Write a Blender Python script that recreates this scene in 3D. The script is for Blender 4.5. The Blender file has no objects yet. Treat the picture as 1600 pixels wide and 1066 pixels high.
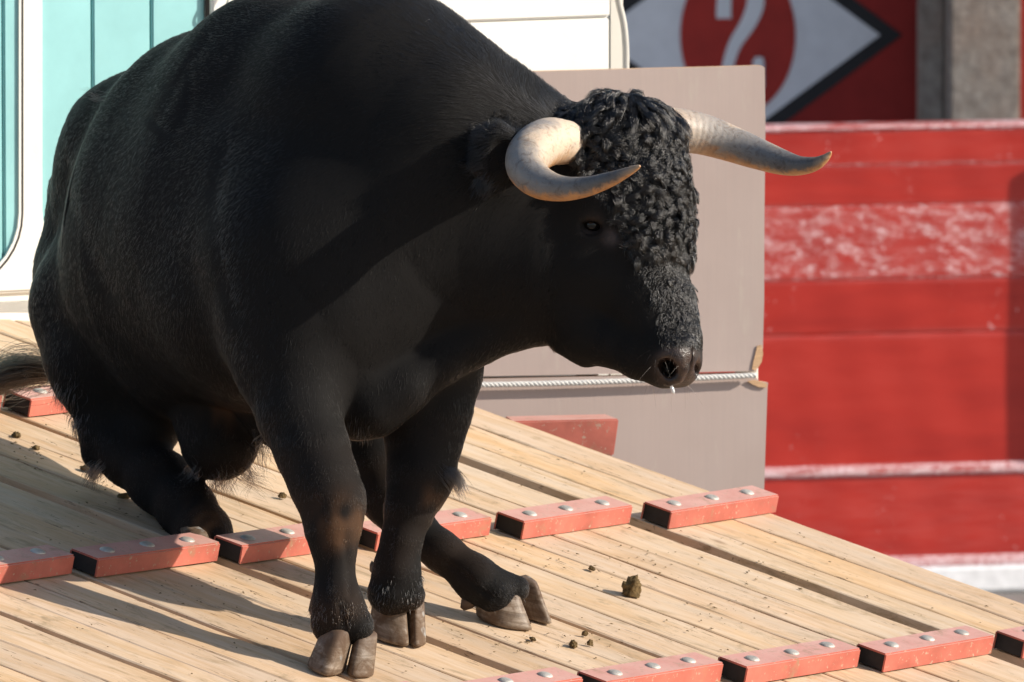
import bpy, bmesh, math, random
import numpy as np
from mathutils import Vector, Matrix

random.seed(4)
rng = np.random.default_rng(7)
scene = bpy.context.scene
COL = scene.collection

# ------------------------------------------------------------------ camera
PITCH, CAM_H, FPX = 0.0894, 3.88, 16000.0
cam_data = bpy.data.cameras.new('camera')
cam_data.sensor_width = 36.0
cam_data.lens = 36.0 * FPX / 1600.0
cam_data.clip_start = 1.0
cam_data.clip_end = 400.0
cam_data.dof.use_dof = True
cam_data.dof.focus_distance = 19.85
cam_data.dof.aperture_fstop = 12.0
cam = bpy.data.objects.new('camera', cam_data)
COL.objects.link(cam)
cam.location = (0, 0, CAM_H)
cam.rotation_euler = (math.pi / 2 - PITCH, 0, 0)
scene.camera = cam

# ------------------------------------------------------------------ sun, sky, exposure
SUN_EL = math.radians(27)
SUN_DIR = np.array([0.99, -0.14, 0.0])          # horizontal direction towards the sun
SUN_DIR /= np.linalg.norm(SUN_DIR)
to_sun = Vector((SUN_DIR[0] * math.cos(SUN_EL), SUN_DIR[1] * math.cos(SUN_EL), math.sin(SUN_EL)))
sd = bpy.data.lights.new('sun', 'SUN')
sd.energy = 4.8
sd.angle = math.radians(0.53)
sd.color = (1.0, 0.93, 0.82)
sun = bpy.data.objects.new('sun', sd)
COL.objects.link(sun)
sun.rotation_euler = to_sun.to_track_quat('Z', 'Y').to_euler()
world = bpy.data.worlds.new('World')
scene.world = world
world.use_nodes = True
wn = world.node_tree
sky = wn.nodes.new('ShaderNodeTexSky')
sky.sky_type = 'NISHITA'
sky.sun_disc = False
sky.sun_elevation = SUN_EL
sky.sun_rotation = math.atan2(SUN_DIR[0], SUN_DIR[1])
wn.links.new(sky.outputs[0], wn.nodes['Background'].inputs[0])
wn.nodes['Background'].inputs[1].default_value = 0.13
scene.view_settings.view_transform = 'Standard'
scene.view_settings.look = 'None'
scene.view_settings.gamma = 1.0
scene.view_settings.exposure = 0.17
scene.view_settings.use_curve_mapping = False

# ------------------------------------------------------------------ geometry of the place
CAMP = np.array([0, 0, CAM_H])
CF = np.array([0, math.cos(PITCH), -math.sin(PITCH)])
CR = np.array([1.0, 0, 0])
CU = np.array([0, math.sin(PITCH), math.cos(PITCH)])


def P(x, y, D):
    return CAMP + D * (CF + CR * (x - 800) / FPX + CU * (533 - y) / FPX)


PHI, THE = 0.6384, 0.2280                       # ramp heading and slope
SW, SL = 0.4156, 0.9233                         # section width, cleat row spacing
U = np.array([math.cos(PHI) * math.cos(THE), -math.sin(PHI) * math.cos(THE), -math.sin(THE)])
V = np.array([math.sin(PHI), math.cos(PHI), 0])
N = np.cross(U, V)
RO = P(141, 901, 20.0)


def on_plane(x, y, origin, normal):
    d = P(x, y, 1.0) - CAMP
    t = ((origin - CAMP) @ normal) / (d @ normal)
    return CAMP + t * d


def ramp_pt(x, y):
    return on_plane(x, y, RO, N)


def uv(x, y):
    q = ramp_pt(x, y) - RO
    return q @ U, q @ V


# ------------------------------------------------------------------ helpers
def link(ob, parent=None, inverse=True):
    COL.objects.link(ob)
    if parent is not None:
        ob.parent = parent
        if inverse:
            ob.matrix_parent_inverse = parent.matrix_basis.inverted()
    return ob


def tag(o, label=None, cat=None, group=None, kind=None):
    if label: o['label'] = label
    if cat: o['category'] = cat
    if group: o['group'] = group
    if kind: o['kind'] = kind
    return o


def empty(name, loc, label, cat, group=None):
    o = bpy.data.objects.new(name, None)
    o.location = Vector(loc)
    o.empty_display_size = 0.1
    COL.objects.link(o)
    return tag(o, label, cat, group)


def mesh_ob(name, verts, faces, mat, parent=None, smooth=False):
    me = bpy.data.meshes.new(name)
    me.from_pydata([tuple(map(float, v)) for v in verts], [], faces)
    me.materials.append(mat)
    bm = bmesh.new(); bm.from_mesh(me)
    bmesh.ops.recalc_face_normals(bm, faces=bm.faces)
    bm.to_mesh(me); bm.free()
    if smooth:
        for p in me.polygons: p.use_smooth = True
    me.update()
    return link(bpy.data.objects.new(name, me), parent)


def bm_ob(name, bm, mat, parent=None, smooth=False, matrix=None):
    me = bpy.data.meshes.new(name)
    bmesh.ops.recalc_face_normals(bm, faces=bm.faces)
    bm.to_mesh(me); bm.free()
    me.materials.append(mat)
    if smooth:
        for p in me.polygons: p.use_smooth = True
    ob = bpy.data.objects.new(name, me)
    if matrix is not None: ob.matrix_world = matrix
    return link(ob, parent)


def frame(o, ex, ey, ez):
    return Matrix(((ex[0], ey[0], ez[0], o[0]), (ex[1], ey[1], ez[1], o[1]), (ex[2], ey[2], ez[2], o[2]), (0, 0, 0, 1)))


def box_bm(sx, sy, sz, bevel=0.0, seg=1, jitter=0.0):
    """box from the origin to (sx, sy, sz)"""
    bm = bmesh.new()
    vs = [bm.verts.new((x, y, z)) for x in (0, sx) for y in (0, sy) for z in (0, sz)]
    for f in ((0, 1, 3, 2), (4, 6, 7, 5), (0, 4, 5, 1), (2, 3, 7, 6), (0, 2, 6, 4), (1, 5, 7, 3)):
        bm.faces.new([vs[i] for i in f])
    bmesh.ops.recalc_face_normals(bm, faces=bm.faces)
    if bevel:
        bmesh.ops.bevel(bm, geom=bm.edges[:], offset=bevel, segments=seg, affect='EDGES')
    return bm


def tube(pts, radii, seg=12, cap=True):
    """verts, faces of a tube along pts"""
    pts = [Vector(p) for p in pts]
    verts, faces = [], []
    t0 = (pts[1] - pts[0]).normalized()
    nrm = t0.orthogonal().normalized()
    for i, p in enumerate(pts):
        t = (pts[min(i + 1, len(pts) - 1)] - pts[max(i - 1, 0)]).normalized()
        nrm = (nrm - t * nrm.dot(t)).normalized()
        b = t.cross(nrm)
        for k in range(seg):
            a = 2 * math.pi * k / seg
            verts.append(p + float(radii[i]) * (nrm * math.cos(a) + b * math.sin(a)))
    for i in range(len(pts) - 1):
        for k in range(seg):
            a, b2 = i * seg + k, i * seg + (k + 1) % seg
            faces.append((a, b2, b2 + seg, a + seg))
    if cap:
        faces.append(tuple(range(seg))[::-1])
        faces.append(tuple((len(pts) - 1) * seg + k for k in range(seg)))
    return verts, faces


def catmull(pts, n):
    pts = np.array(pts, float)
    q = np.vstack([2 * pts[0] - pts[1], pts, 2 * pts[-1] - pts[-2]])
    out = []
    for i in range(len(pts) - 1):
        p0, p1, p2, p3 = q[i:i + 4]
        for t in np.linspace(0, 1, n, endpoint=False):
            out.append(0.5 * ((2 * p1) + (-p0 + p2) * t + (2 * p0 - 5 * p1 + 4 * p2 - p3) * t * t + (-p0 + 3 * p1 - 3 * p2 + p3) * t ** 3))
    out.append(pts[-1])
    return np.array(out)


# ------------------------------------------------------------------ node helpers
class NT:
    def __init__(self, name):
        self.m = bpy.data.materials.new(name)
        self.m.use_nodes = True
        self.t = self.m.node_tree
        self.b = self.t.nodes['Principled BSDF']

    def n(self, kind, **kw):
        nd = self.t.nodes.new(kind)
        for k, v in kw.items():
            if isinstance(k, str) and hasattr(nd, k): setattr(nd, k, v)
        return nd

    def l(self, a, b): self.t.links.new(a, b)

    def coord(self, scale=(1, 1, 1), rand=False, gen=False):
        tc = self.n('ShaderNodeTexCoord')
        mp = self.n('ShaderNodeMapping')
        mp.inputs['Scale'].default_value = scale
        self.l(tc.outputs['Generated' if gen else 'Object'], mp.inputs['Vector'])
        if rand:
            oi = self.n('ShaderNodeObjectInfo')
            cx = self.n('ShaderNodeVectorMath', operation='MULTIPLY')
            cmb = self.n('ShaderNodeCombineXYZ')
            for i in range(3): self.l(oi.outputs['Random'], cmb.inputs[i])
            self.l(cmb.outputs[0], cx.inputs[0])
            cx.inputs[1].default_value = (37.0, 91.0, 53.0)
            self.l(cx.outputs[0], mp.inputs['Location'])
        return mp.outputs[0]

    def noise(self, vec, scale, detail=4, rough=0.55, dist=0.0):
        nd = self.n('ShaderNodeTexNoise')
        nd.inputs['Scale'].default_value = scale
        nd.inputs['Detail'].default_value = detail
        nd.inputs['Roughness'].default_value = rough
        nd.inputs['Distortion'].default_value = dist
        if vec is not None: self.l(vec, nd.inputs['Vector'])
        return nd.outputs[0]

    def ramp(self, fac, stops, interp='LINEAR'):
        nd = self.n('ShaderNodeValToRGB')
        cr = nd.color_ramp
        cr.interpolation = interp
        while len(cr.elements) > 1: cr.elements.remove(cr.elements[-1])
        for i, (p, c) in enumerate(stops):
            e = cr.elements[0] if i == 0 else cr.elements.new(p)
            e.position = p
            if not isinstance(c, (tuple, list)): c = (c, c, c)
            e.color = (*c, 1) if len(c) == 3 else c
        self.l(fac, nd.inputs[0])
        return nd.outputs[0]

    def mix(self, fac, a, b, mode='MIX'):
        nd = self.n('ShaderNodeMix', data_type='RGBA', blend_type=mode)
        if isinstance(fac, (int, float)): nd.inputs[0].default_value = fac
        else: self.l(fac, nd.inputs[0])
        for s, v in ((6, a), (7, b)):
            if isinstance(v, (tuple, list)): nd.inputs[s].default_value = (*v, 1)
            else: self.l(v, nd.inputs[s])
        return nd.outputs[2]

    def math(self, op, a, b=0.0, clamp=False):
        nd = self.n('ShaderNodeMath', operation=op)
        nd.use_clamp = clamp
        for i, v in enumerate((a, b)):
            if isinstance(v, (int, float)): nd.inputs[i].default_value = v
            else: self.l(v, nd.inputs[i])
        return nd.outputs[0]

    def bump(self, h, strength=0.3, dist=0.002, nrm=None):
        nd = self.n('ShaderNodeBump')
        nd.inputs['Strength'].default_value = strength
        nd.inputs['Distance'].default_value = dist
        self.l(h, nd.inputs['Height'])
        if nrm is not None: self.l(nrm, nd.inputs['Normal'])
        self.l(nd.outputs[0], self.b.inputs['Normal'])
        return nd.outputs[0]

    def set(self, base=None, rough=None, spec=None, metal=None):
        for k, v in (('Base Color', base), ('Roughness', rough), ('Specular IOR Level', spec), ('Metallic', metal)):
            if v is None: continue
            if isinstance(v, (tuple, list)): self.b.inputs[k].default_value = (*v, 1)
            elif isinstance(v, (int, float)): self.b.inputs[k].default_value = v
            else: self.l(v, self.b.inputs[k])
        return self.m


# ------------------------------------------------------------------ materials
def mat_wood():
    t = NT('weathered_plank_wood')
    big = t.coord((1, 1, 1), rand=True)
    grain = t.coord((1.1, 9, 9), rand=True)
    g1 = t.noise(grain, 2.6, 6, 0.62, 1.4)
    g2 = t.noise(t.coord((2.2, 85, 60), rand=True), 4.0, 5, 0.6, 0.3)
    c = t.ramp(g1, [(0.22, (0.55, 0.37, 0.225)), (0.42, (0.67, 0.485, 0.32)), (0.60, (0.74, 0.57, 0.425)), (0.82, (0.79, 0.645, 0.515))])
    c = t.mix(t.ramp(g2, [(0.42, 0.0), (0.75, 0.30)]), c, (0.55, 0.42, 0.30), 'MULTIPLY')
    oi = t.n('ShaderNodeObjectInfo')
    tint = t.ramp(oi.outputs['Random'], [(0, (0.86, 0.80, 0.72)), (0.25, (1.0, 0.95, 0.86)), (0.5, (0.92, 0.88, 0.84)), (0.75, (1.0, 0.90, 0.74)), (1, (0.95, 0.95, 0.92))])
    c = t.mix(1.0, c, tint, 'MULTIPLY')
    # broad grey weathering and trodden dirt
    w = t.noise(t.coord((1.0, 5, 5), rand=True), 2.3, 5, 0.6)
    c = t.mix(t.ramp(w, [(0.44, 0.0), (0.70, 0.60)]), c, (0.60, 0.49, 0.385))
    # short dark streaks and gouges along the grain
    s = t.noise(t.coord((7, 55, 40), rand=True), 2.6, 4, 0.6, 0.3)
    sm = t.noise(t.coord((1, 3, 3), rand=True), 4.0, 2, 0.5)
    streak = t.math('MULTIPLY', t.ramp(s, [(0.62, 0.0), (0.67, 1.0)]), t.ramp(sm, [(0.44, 0.0), (0.58, 0.95)]))
    c = t.mix(streak, c, (0.16, 0.095, 0.055))
    st = t.ramp(t.noise(t.coord((2.2, 6, 6), rand=True), 2.6, 6, 0.72, 0.8), [(0.56, 0.0), (0.74, 0.5)])
    c = t.mix(st, c, (0.40, 0.29, 0.19))
    # knots
    vo = t.n('ShaderNodeTexVoronoi'); vo.inputs['Scale'].default_value = 2.3
    t.l(t.coord((1.0, 2.4, 2.4), rand=True), vo.inputs['Vector'])
    k = t.ramp(vo.outputs['Distance'], [(0.0, 1.0), (0.035, 0.8), (0.07, 0.0)])
    c = t.mix(t.math('MULTIPLY', k, 0.75), c, (0.20, 0.105, 0.05))
    # trodden-in dung smears
    sm2 = t.math('MULTIPLY', t.ramp(t.noise(t.coord((1.4, 3.2, 3.2), rand=True), 3.1, 7, 0.72, 1.2), [(0.53, 0.0), (0.63, 0.75)]), t.ramp(t.noise(t.coord((3, 12, 12), rand=True), 5.0, 4, 0.7), [(0.42, 0.15), (0.6, 1.0)]))
    c = t.mix(sm2, c, (0.33, 0.235, 0.135))
    # fine dung and dust specks
    sp = t.noise(t.coord((1, 1, 1), rand=True), 95, 2, 0.6)
    spm = t.noise(big, 5, 3)
    c = t.mix(t.math('MULTIPLY', t.ramp(sp, [(0.69, 0.0), (0.74, 1.0)]), t.ramp(spm, [(0.5, 0.0), (0.62, 0.8)])), c, (0.15, 0.10, 0.055))
    h = t.math('ADD', t.math('MULTIPLY', g2, 0.6), t.math('SUBTRACT', t.math('MULTIPLY', g1, 0.8), t.math('MULTIPLY', streak, 0.8)))
    t.bump(h, 0.32, 0.002)
    return t.set(c, t.ramp(g1, [(0.3, 0.62), (0.8, 0.8)]), 0.25)


def mat_paint(name, col, rough=0.4, chips=0.0, chipcol=(0.35, 0.28, 0.22), dirt=(0.30, 0.22, 0.13), dirtamt=0.4, var=0.12, scale=1.0, faded=None):
    t = NT(name)
    o = t.coord((1, 1, 1), rand=True)
    n1 = t.noise(o, 6 * scale, 5, 0.6)
    dark = tuple(x * (1 - var) for x in col)
    lite = tuple(min(1, x * (1 + var) + 0.01) for x in col)
    c = t.ramp(n1, [(0.3, dark), (0.7, lite)])
    if faded:
        # sun-bleached, dusty upper faces: dust lies where a face looks up
        g = t.n('ShaderNodeNewGeometry')
        sx = t.n('ShaderNodeSeparateXYZ'); t.l(g.outputs['True Normal'], sx.inputs[0])
        up = t.ramp(sx.outputs[2], [(0.5, 0.0), (0.9, 1.0)])
        nn = t.ramp(t.noise(o, 14, 5, 0.7), [(0.3, 0.62), (0.65, 1.0)])
        c = t.mix(t.math('MULTIPLY', up, nn), c, faded)
    d = t.ramp(t.noise(t.coord((1, 1, 1.0), rand=True), 11 * scale, 6, 0.7, 0.4), [(0.56, 0.0), (0.72, 1.0)])
    c = t.mix(t.math('MULTIPLY', d, dirtamt), c, dirt)
    if chips:
        ch = t.ramp(t.noise(o, 60 * scale, 4, 0.65), [(0.66 - chips * 0.1, 0.0), (0.68 - chips * 0.1, 1.0)])
        c = t.mix(ch, c, chipcol)
    t.bump(t.noise(o, 120 * scale, 4, 0.6), 0.12, 0.001)
    return t.set(c, rough, 0.5)


def mat_fence():
    """glossy red paint, white scuffs and painted-in sun glints along the board edges"""
    t = NT('scuffed_glint_red_paint')
    o = t.coord((1, 1, 1), rand=True)
    c = t.ramp(t.noise(t.coord((0.6, 1, 3), rand=True), 3.0, 5, 0.6), [(0.3, (0.38, 0.020, 0.014)), (0.55, (0.47, 0.028, 0.018)), (0.75, (0.51, 0.038, 0.026))])
    at = t.n('ShaderNodeAttribute', attribute_type='GEOMETRY'); at.attribute_name = 'scuff_glint'
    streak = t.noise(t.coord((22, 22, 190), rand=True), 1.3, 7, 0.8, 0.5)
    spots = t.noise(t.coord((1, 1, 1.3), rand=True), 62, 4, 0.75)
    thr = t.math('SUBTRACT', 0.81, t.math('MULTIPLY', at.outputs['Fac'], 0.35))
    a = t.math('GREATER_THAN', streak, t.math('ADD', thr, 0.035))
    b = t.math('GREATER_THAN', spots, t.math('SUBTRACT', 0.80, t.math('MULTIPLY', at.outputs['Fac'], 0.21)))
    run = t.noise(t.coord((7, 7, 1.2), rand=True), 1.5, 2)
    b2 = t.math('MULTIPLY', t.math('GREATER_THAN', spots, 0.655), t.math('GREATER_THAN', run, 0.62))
    m = t.math('MAXIMUM', t.math('MAXIMUM', a, b), b2)  # white scuffs together with sun glints painted into the colour
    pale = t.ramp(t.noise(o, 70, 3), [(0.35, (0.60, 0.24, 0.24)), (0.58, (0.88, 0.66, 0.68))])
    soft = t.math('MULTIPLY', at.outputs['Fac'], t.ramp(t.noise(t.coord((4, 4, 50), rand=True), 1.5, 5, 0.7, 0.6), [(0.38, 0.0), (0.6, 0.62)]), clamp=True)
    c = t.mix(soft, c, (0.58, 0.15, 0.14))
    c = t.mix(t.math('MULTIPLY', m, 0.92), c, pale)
    t.bump(t.math('ADD', t.noise(t.coord((1, 1, 6), rand=True), 25, 5, 0.65), t.math('MULTIPLY', m, 0.7)), 0.35, 0.003)
    return t.set(c, 0.38, 0.35)


def mat_plain(name, col, rough=0.6, metal=0.0, scale=20, var=0.15, bump=0.2, spec=0.4, gscale=(1, 1, 1)):
    t = NT(name)
    o = t.coord(gscale, rand=True)
    n1 = t.noise(o, scale, 5, 0.62)
    c = t.ramp(n1, [(0.3, tuple(x * (1 - var) for x in col)), (0.7, tuple(min(1, x * (1 + var)) for x in col))])
    if bump: t.bump(t.noise(o, scale * 3, 5, 0.6), bump, 0.002)
    return t.set(c, rough, spec, metal)


def mat_ply():
    t = NT('film_faced_plywood')
    o = t.coord((1, 1, 1))
    c = t.ramp(t.noise(o, 3.0, 5, 0.6), [(0.3, (0.47, 0.365, 0.325)), (0.7, (0.54, 0.43, 0.385))])
    v = t.noise(t.coord((140, 140, 3)), 1.0, 3, 0.7)
    c = t.mix(t.ramp(v, [(0.35, 0.0), (0.75, 0.3)]), c, (0.44, 0.35, 0.32))
    s = t.ramp(t.noise(t.coord((5, 5, 1.2)), 4.0, 5, 0.7, 0.5), [(0.60, 0.0), (0.70, 0.5)])
    c = t.mix(s, c, (0.55, 0.47, 0.40))
    sc = t.ramp(t.noise(t.coord((18, 18, 1.5), rand=True), 2.0, 4, 0.7, 1.0), [(0.70, 0.0), (0.74, 0.5)])
    c = t.mix(sc, c, (0.30, 0.23, 0.19))
    t.bump(v, 0.15, 0.001)
    return t.set(c, 0.62, 0.35)


def mat_granite():
    t = NT('rough_granite')
    o = t.coord((1, 1, 1))
    c = t.ramp(t.noise(o, 16, 8, 0.75), [(0.3, (0.20, 0.165, 0.14)), (0.5, (0.38, 0.33, 0.28)), (0.7, (0.55, 0.49, 0.43))])
    c = t.mix(t.ramp(t.noise(o, 5, 4), [(0.4, 0.0), (0.7, 0.5)]), c, (0.42, 0.30, 0.23))
    t.bump(t.noise(o, 30, 8, 0.7), 0.8, 0.012)
    return t.set(c, 0.85, 0.2)


def mat_horn(tipx):
    """keratin: creamy ringed base, slate grey towards the tip; 'along' runs 0..1 from base to tip"""
    t = NT('bull_horn_keratin')
    at = t.n('ShaderNodeAttribute', attribute_type='GEOMETRY'); at.attribute_name = 'along'
    al = at.outputs['Fac']
    ar = t.n('ShaderNodeAttribute', attribute_type='GEOMETRY'); ar.attribute_name = 'side'
    o = t.coord((1, 1, 1))
    nz = t.noise(o, 26, 5, 0.6, 0.6)
    al2 = t.math('ADD', al, t.math('MULTIPLY', t.math('SUBTRACT', nz, 0.5), 0.16))
    cream = t.ramp(al2, [(0.0, (0.60, 0.42, 0.27)), (0.15, (0.70, 0.56, 0.42)), (0.42, (0.60, 0.47, 0.35)), (0.60, (0.42, 0.34, 0.26)), (0.80, (0.25, 0.19, 0.14)), (0.93, (0.20, 0.13, 0.09)), (1.0, (0.52, 0.34, 0.20))])
    slate = t.ramp(al2, [(0.0, (0.52, 0.40, 0.30)), (0.3, (0.34, 0.30, 0.27)), (0.6, (0.20, 0.19, 0.185)), (0.9, (0.09, 0.085, 0.085)), (1.0, (0.40, 0.27, 0.17))])
    sd_ = t.math('ADD', ar.outputs['Fac'], t.math('MULTIPLY', t.math('SUBTRACT', t.noise(o, 17, 5, 0.65), 0.5), 1.3))
    c = t.mix(t.ramp(sd_, [(0.40, 0.0), (0.72, 0.95)]), cream, slate)
    un = t.n('ShaderNodeAttribute', attribute_type='GEOMETRY'); un.attribute_name = 'under'
    u_ = t.math('ADD', un.outputs['Fac'], t.math('MULTIPLY', t.math('SUBTRACT', t.noise(o, 30, 6, 0.7, 1.0), 0.5), 0.9))
    umask = t.math('MULTIPLY', t.ramp(u_, [(0.58, 0.0), (0.84, 0.95)]), t.ramp(al, [(0.18, 0.2), (0.40, 1.0), (0.9, 1.0)]))
    c = t.mix(umask, c, (0.50, 0.25, 0.10))
    blotch = t.ramp(t.noise(o, 48, 6, 0.75, 1.5), [(0.50, 0.0), (0.64, 0.5)])
    c = t.mix(blotch, c, (0.36, 0.23, 0.15), 'MULTIPLY')
    # growth rings near the base, fibres along the length
    wv = t.n('ShaderNodeMath', operation='SINE')
    t.l(t.math('MULTIPLY', t.math('ADD', al, t.math('MULTIPLY', nz, 0.02)), 150.0), wv.inputs[0])
    ringm = t.ramp(al, [(0.0, 1.0), (0.30, 0.25), (0.5, 0.0)])
    ring = t.math('MULTIPLY', wv.outputs[0], ringm)
    c = t.mix(t.math('MULTIPLY', t.ramp(ring, [(0.3, 0.0), (1.0, 0.35)]), 1.0), c, (0.42, 0.27, 0.17))
    scr = t.ramp(t.noise(o, 75, 5, 0.7, 1.2), [(0.60, 0.0), (0.68, 0.35)])
    c = t.mix(scr, c, (0.26, 0.17, 0.11))
    h = t.math('ADD', t.math('MULTIPLY', ring, 0.3), t.math('ADD', t.noise(o, 110, 5, 0.6), t.math('MULTIPLY', scr, -1.5)))
    t.bump(h, 0.6, 0.0016)
    m = t.set(c, t.ramp(nz, [(0.3, 0.42), (0.7, 0.62)]), 0.5)
    t.b.inputs['Subsurface Weight'].default_value = 0.12
    t.b.inputs['Subsurface Radius'].default_value = (0.012, 0.006, 0.003)
    t.b.inputs['Subsurface Scale'].default_value = 0.5
    return m


def mat_hoof():
    t = NT('hoof_horn')
    o = t.coord((1, 1, 1), rand=True)
    band = t.noise(t.coord((6, 6, 60), rand=True), 2.0, 4, 0.6, 0.5)
    c = t.ramp(band, [(0.3, (0.10, 0.066, 0.042)), (0.5, (0.20, 0.145, 0.10)), (0.72, (0.33, 0.26, 0.20))])
    d = t.ramp(t.noise(o, 22, 6, 0.7, 0.6), [(0.42, 0.0), (0.58, 0.9)])
    c = t.mix(d, c, (0.10, 0.055, 0.028))
    sz = t.n('ShaderNodeSeparateXYZ'); t.l(t.coord((1, 1, 1)), sz.inputs[0])
    crown = t.ramp(t.math('ADD', t.math('MULTIPLY', sz.outputs[2], 11.0), t.math('MULTIPLY', t.math('SUBTRACT', t.noise(o, 30, 4), 0.5), 0.5)), [(0.45, 0.0), (0.85, 0.8)])
    c = t.mix(crown, c, (0.095, 0.055, 0.035))
    c = t.mix(t.ramp(t.noise(o, 14, 3, 0.6), [(0.60, 0.0), (0.66, 0.6)]), c, (0.42, 0.43, 0.42))
    t.bump(t.math('ADD', band, t.noise(o, 70, 5, 0.7)), 0.45, 0.002)
    return t.set(c, t.ramp(d, [(0.0, 0.5), (1.0, 0.8)]), 0.35)


def mat_hide():
    t = NT('black_hide')
    at = t.n('ShaderNodeAttribute', attribute_type='GEOMETRY'); at.attribute_name = 'dirt'
    ab = t.n('ShaderNodeAttribute', attribute_type='GEOMETRY'); ab.attribute_name = 'bare'
    o = t.coord((1, 1, 1))
    c = t.mix(at.outputs['Fac'], (0.012, 0.011, 0.0105), (0.085, 0.045, 0.025))
    skin = t.ramp(t.noise(o, 60, 4, 0.6), [(0.35, (0.020, 0.012, 0.010)), (0.7, (0.062, 0.036, 0.028))])
    c = t.mix(ab.outputs['Fac'], c, skin)
    vo = t.n('ShaderNodeTexVoronoi'); vo.inputs['Scale'].default_value = 380
    t.l(o, vo.inputs['Vector'])
    t.bump(t.math('ADD', t.math('MULTIPLY', vo.outputs['Distance'], ab.outputs['Fac']), t.noise(o, 200, 4)), 0.5, 0.0012)
    return t.set(c, t.mix(ab.outputs['Fac'], (0.72,) * 3, (0.27,) * 3), t.math('ADD', 0.06, t.math('MULTIPLY', ab.outputs['Fac'], 0.35)))


def mat_hair(name, rough=0.34, ior=1.5, col=(0.011, 0.0095, 0.0085), dirtcol=(0.13, 0.065, 0.03)):
    t = NT(name)
    t.t.nodes.remove(t.b)
    h = t.n('ShaderNodeBsdfHairPrincipled')
    h.parametrization = 'COLOR'
    at = t.n('ShaderNodeAttribute', attribute_type='GEOMETRY'); at.attribute_name = 'dirt'
    c = t.mix(at.outputs['Fac'], col, dirtcol)
    t.l(c, h.inputs['Color'])
    h.inputs['Roughness'].default_value = rough
    h.inputs['Radial Roughness'].default_value = 0.5
    h.inputs['Random Roughness'].default_value = 0.15
    h.inputs['Coat'].default_value = 0.0
    h.inputs['IOR'].default_value = ior
    t.l(h.outputs[0], t.t.nodes['Material Output'].inputs[0])
    return t.m


def mat_dung():
    t = NT('dried_dung')
    o = t.coord((1, 1, 1), rand=True)
    c = t.ramp(t.noise(o, 60, 5, 0.7), [(0.3, (0.07, 0.045, 0.02)), (0.6, (0.19, 0.125, 0.055)), (0.8, (0.30, 0.21, 0.10))])
    t.bump(t.noise(o, 90, 5, 0.7), 0.9, 0.006)
    return t.set(c, 0.85, 0.2)


M = dict(
    wood=mat_wood(),
    cleat=mat_paint('faded_red_steel_paint', (0.50, 0.13, 0.09), 0.55, 0.35, (0.46, 0.30, 0.22), (0.32, 0.205, 0.12), 0.85, 0.25, 1.6, faded=(0.64, 0.36, 0.30)),
    inside=mat_plain('shaded_steel_inside', (0.03, 0.027, 0.026), 0.8, 0, 30, 0.3),  # shade of the cleat hollows put into the colour
    bolt=mat_plain('zinc_bolt', (0.50, 0.47, 0.42), 0.6, 0.5, 60, 0.25, 0.3),
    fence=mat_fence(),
    whitetrim=mat_plain('chalky_white_paint', (0.87, 0.86, 0.87), 0.7, 0, 25, 0.12, 0.4),
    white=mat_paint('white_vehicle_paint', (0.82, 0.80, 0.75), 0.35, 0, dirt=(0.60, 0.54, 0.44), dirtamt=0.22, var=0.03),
    whiteshade=mat_paint('shaded_white_trim_paint', (0.60, 0.57, 0.51), 0.5, 0, dirt=(0.40, 0.35, 0.28), dirtamt=0.35, var=0.06),  # darker copy of the white, with shade put into its colour
    turq=mat_paint('turquoise_board_paint', (0.27, 0.56, 0.575), 0.5, 0.0, (0.7, 0.75, 0.72), (0.28, 0.56, 0.57), 0.4, 0.10, 0.7),
    rubber=mat_plain('dark_rubber_seal', (0.045, 0.04, 0.035), 0.6, 0, 20, 0.3),
    ply=mat_ply(),
    plyedge=mat_plain('raw_plywood_edge', (0.66, 0.42, 0.24), 0.8, 0, 40, 0.2, 0.5, gscale=(1, 1, 9)),
    rope=mat_plain('white_rope_fibre', (0.74, 0.72, 0.68), 0.85, 0, 180, 0.12, 0.5),
    granite=mat_granite(),
    darkred=mat_plain('dark_red_limewash', (0.36, 0.028, 0.022), 0.8, 0, 6, 0.15, 0.4),
    signwhite=mat_plain('sign_white_paint', (0.86, 0.86, 0.87), 0.6, 0, 12, 0.06, 0.1),
    signblack=mat_plain('sign_black_paint', (0.022, 0.022, 0.024), 0.55, 0, 12, 0.2, 0.1),
    signred=mat_plain('sign_red_paint', (0.46, 0.032, 0.022), 0.6, 0, 9, 0.14, 0.2),
    ground=mat_plain('trodden_grey_sand', (0.27, 0.25, 0.23), 0.95, 0, 3, 0.25, 0.5),
    horn=mat_horn(0), hoof=mat_hoof(), hide=mat_hide(),
    fur=mat_hair('short_black_fur', 0.42, 1.22, (0.015, 0.0138, 0.0132)),
    dustsheenfur=mat_hair('dusty_sheen_hair', 0.55, 1.42, (0.020, 0.0188, 0.018)),  # paler than the coat: dust plus painted sun sheen
    curl=mat_hair('curly_black_hair', 0.13, 1.62, (0.005, 0.0043, 0.004)),
    dung=mat_dung(),
)

# ------------------------------------------------------------------ ground
g = mesh_ob('arena_ground', [(-150, -20, 0), (150, -20, 0), (150, 250, 0), (-150, 250, 0)], [(0, 1, 2, 3)], M['ground'])
tag(g, kind='structure')

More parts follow.
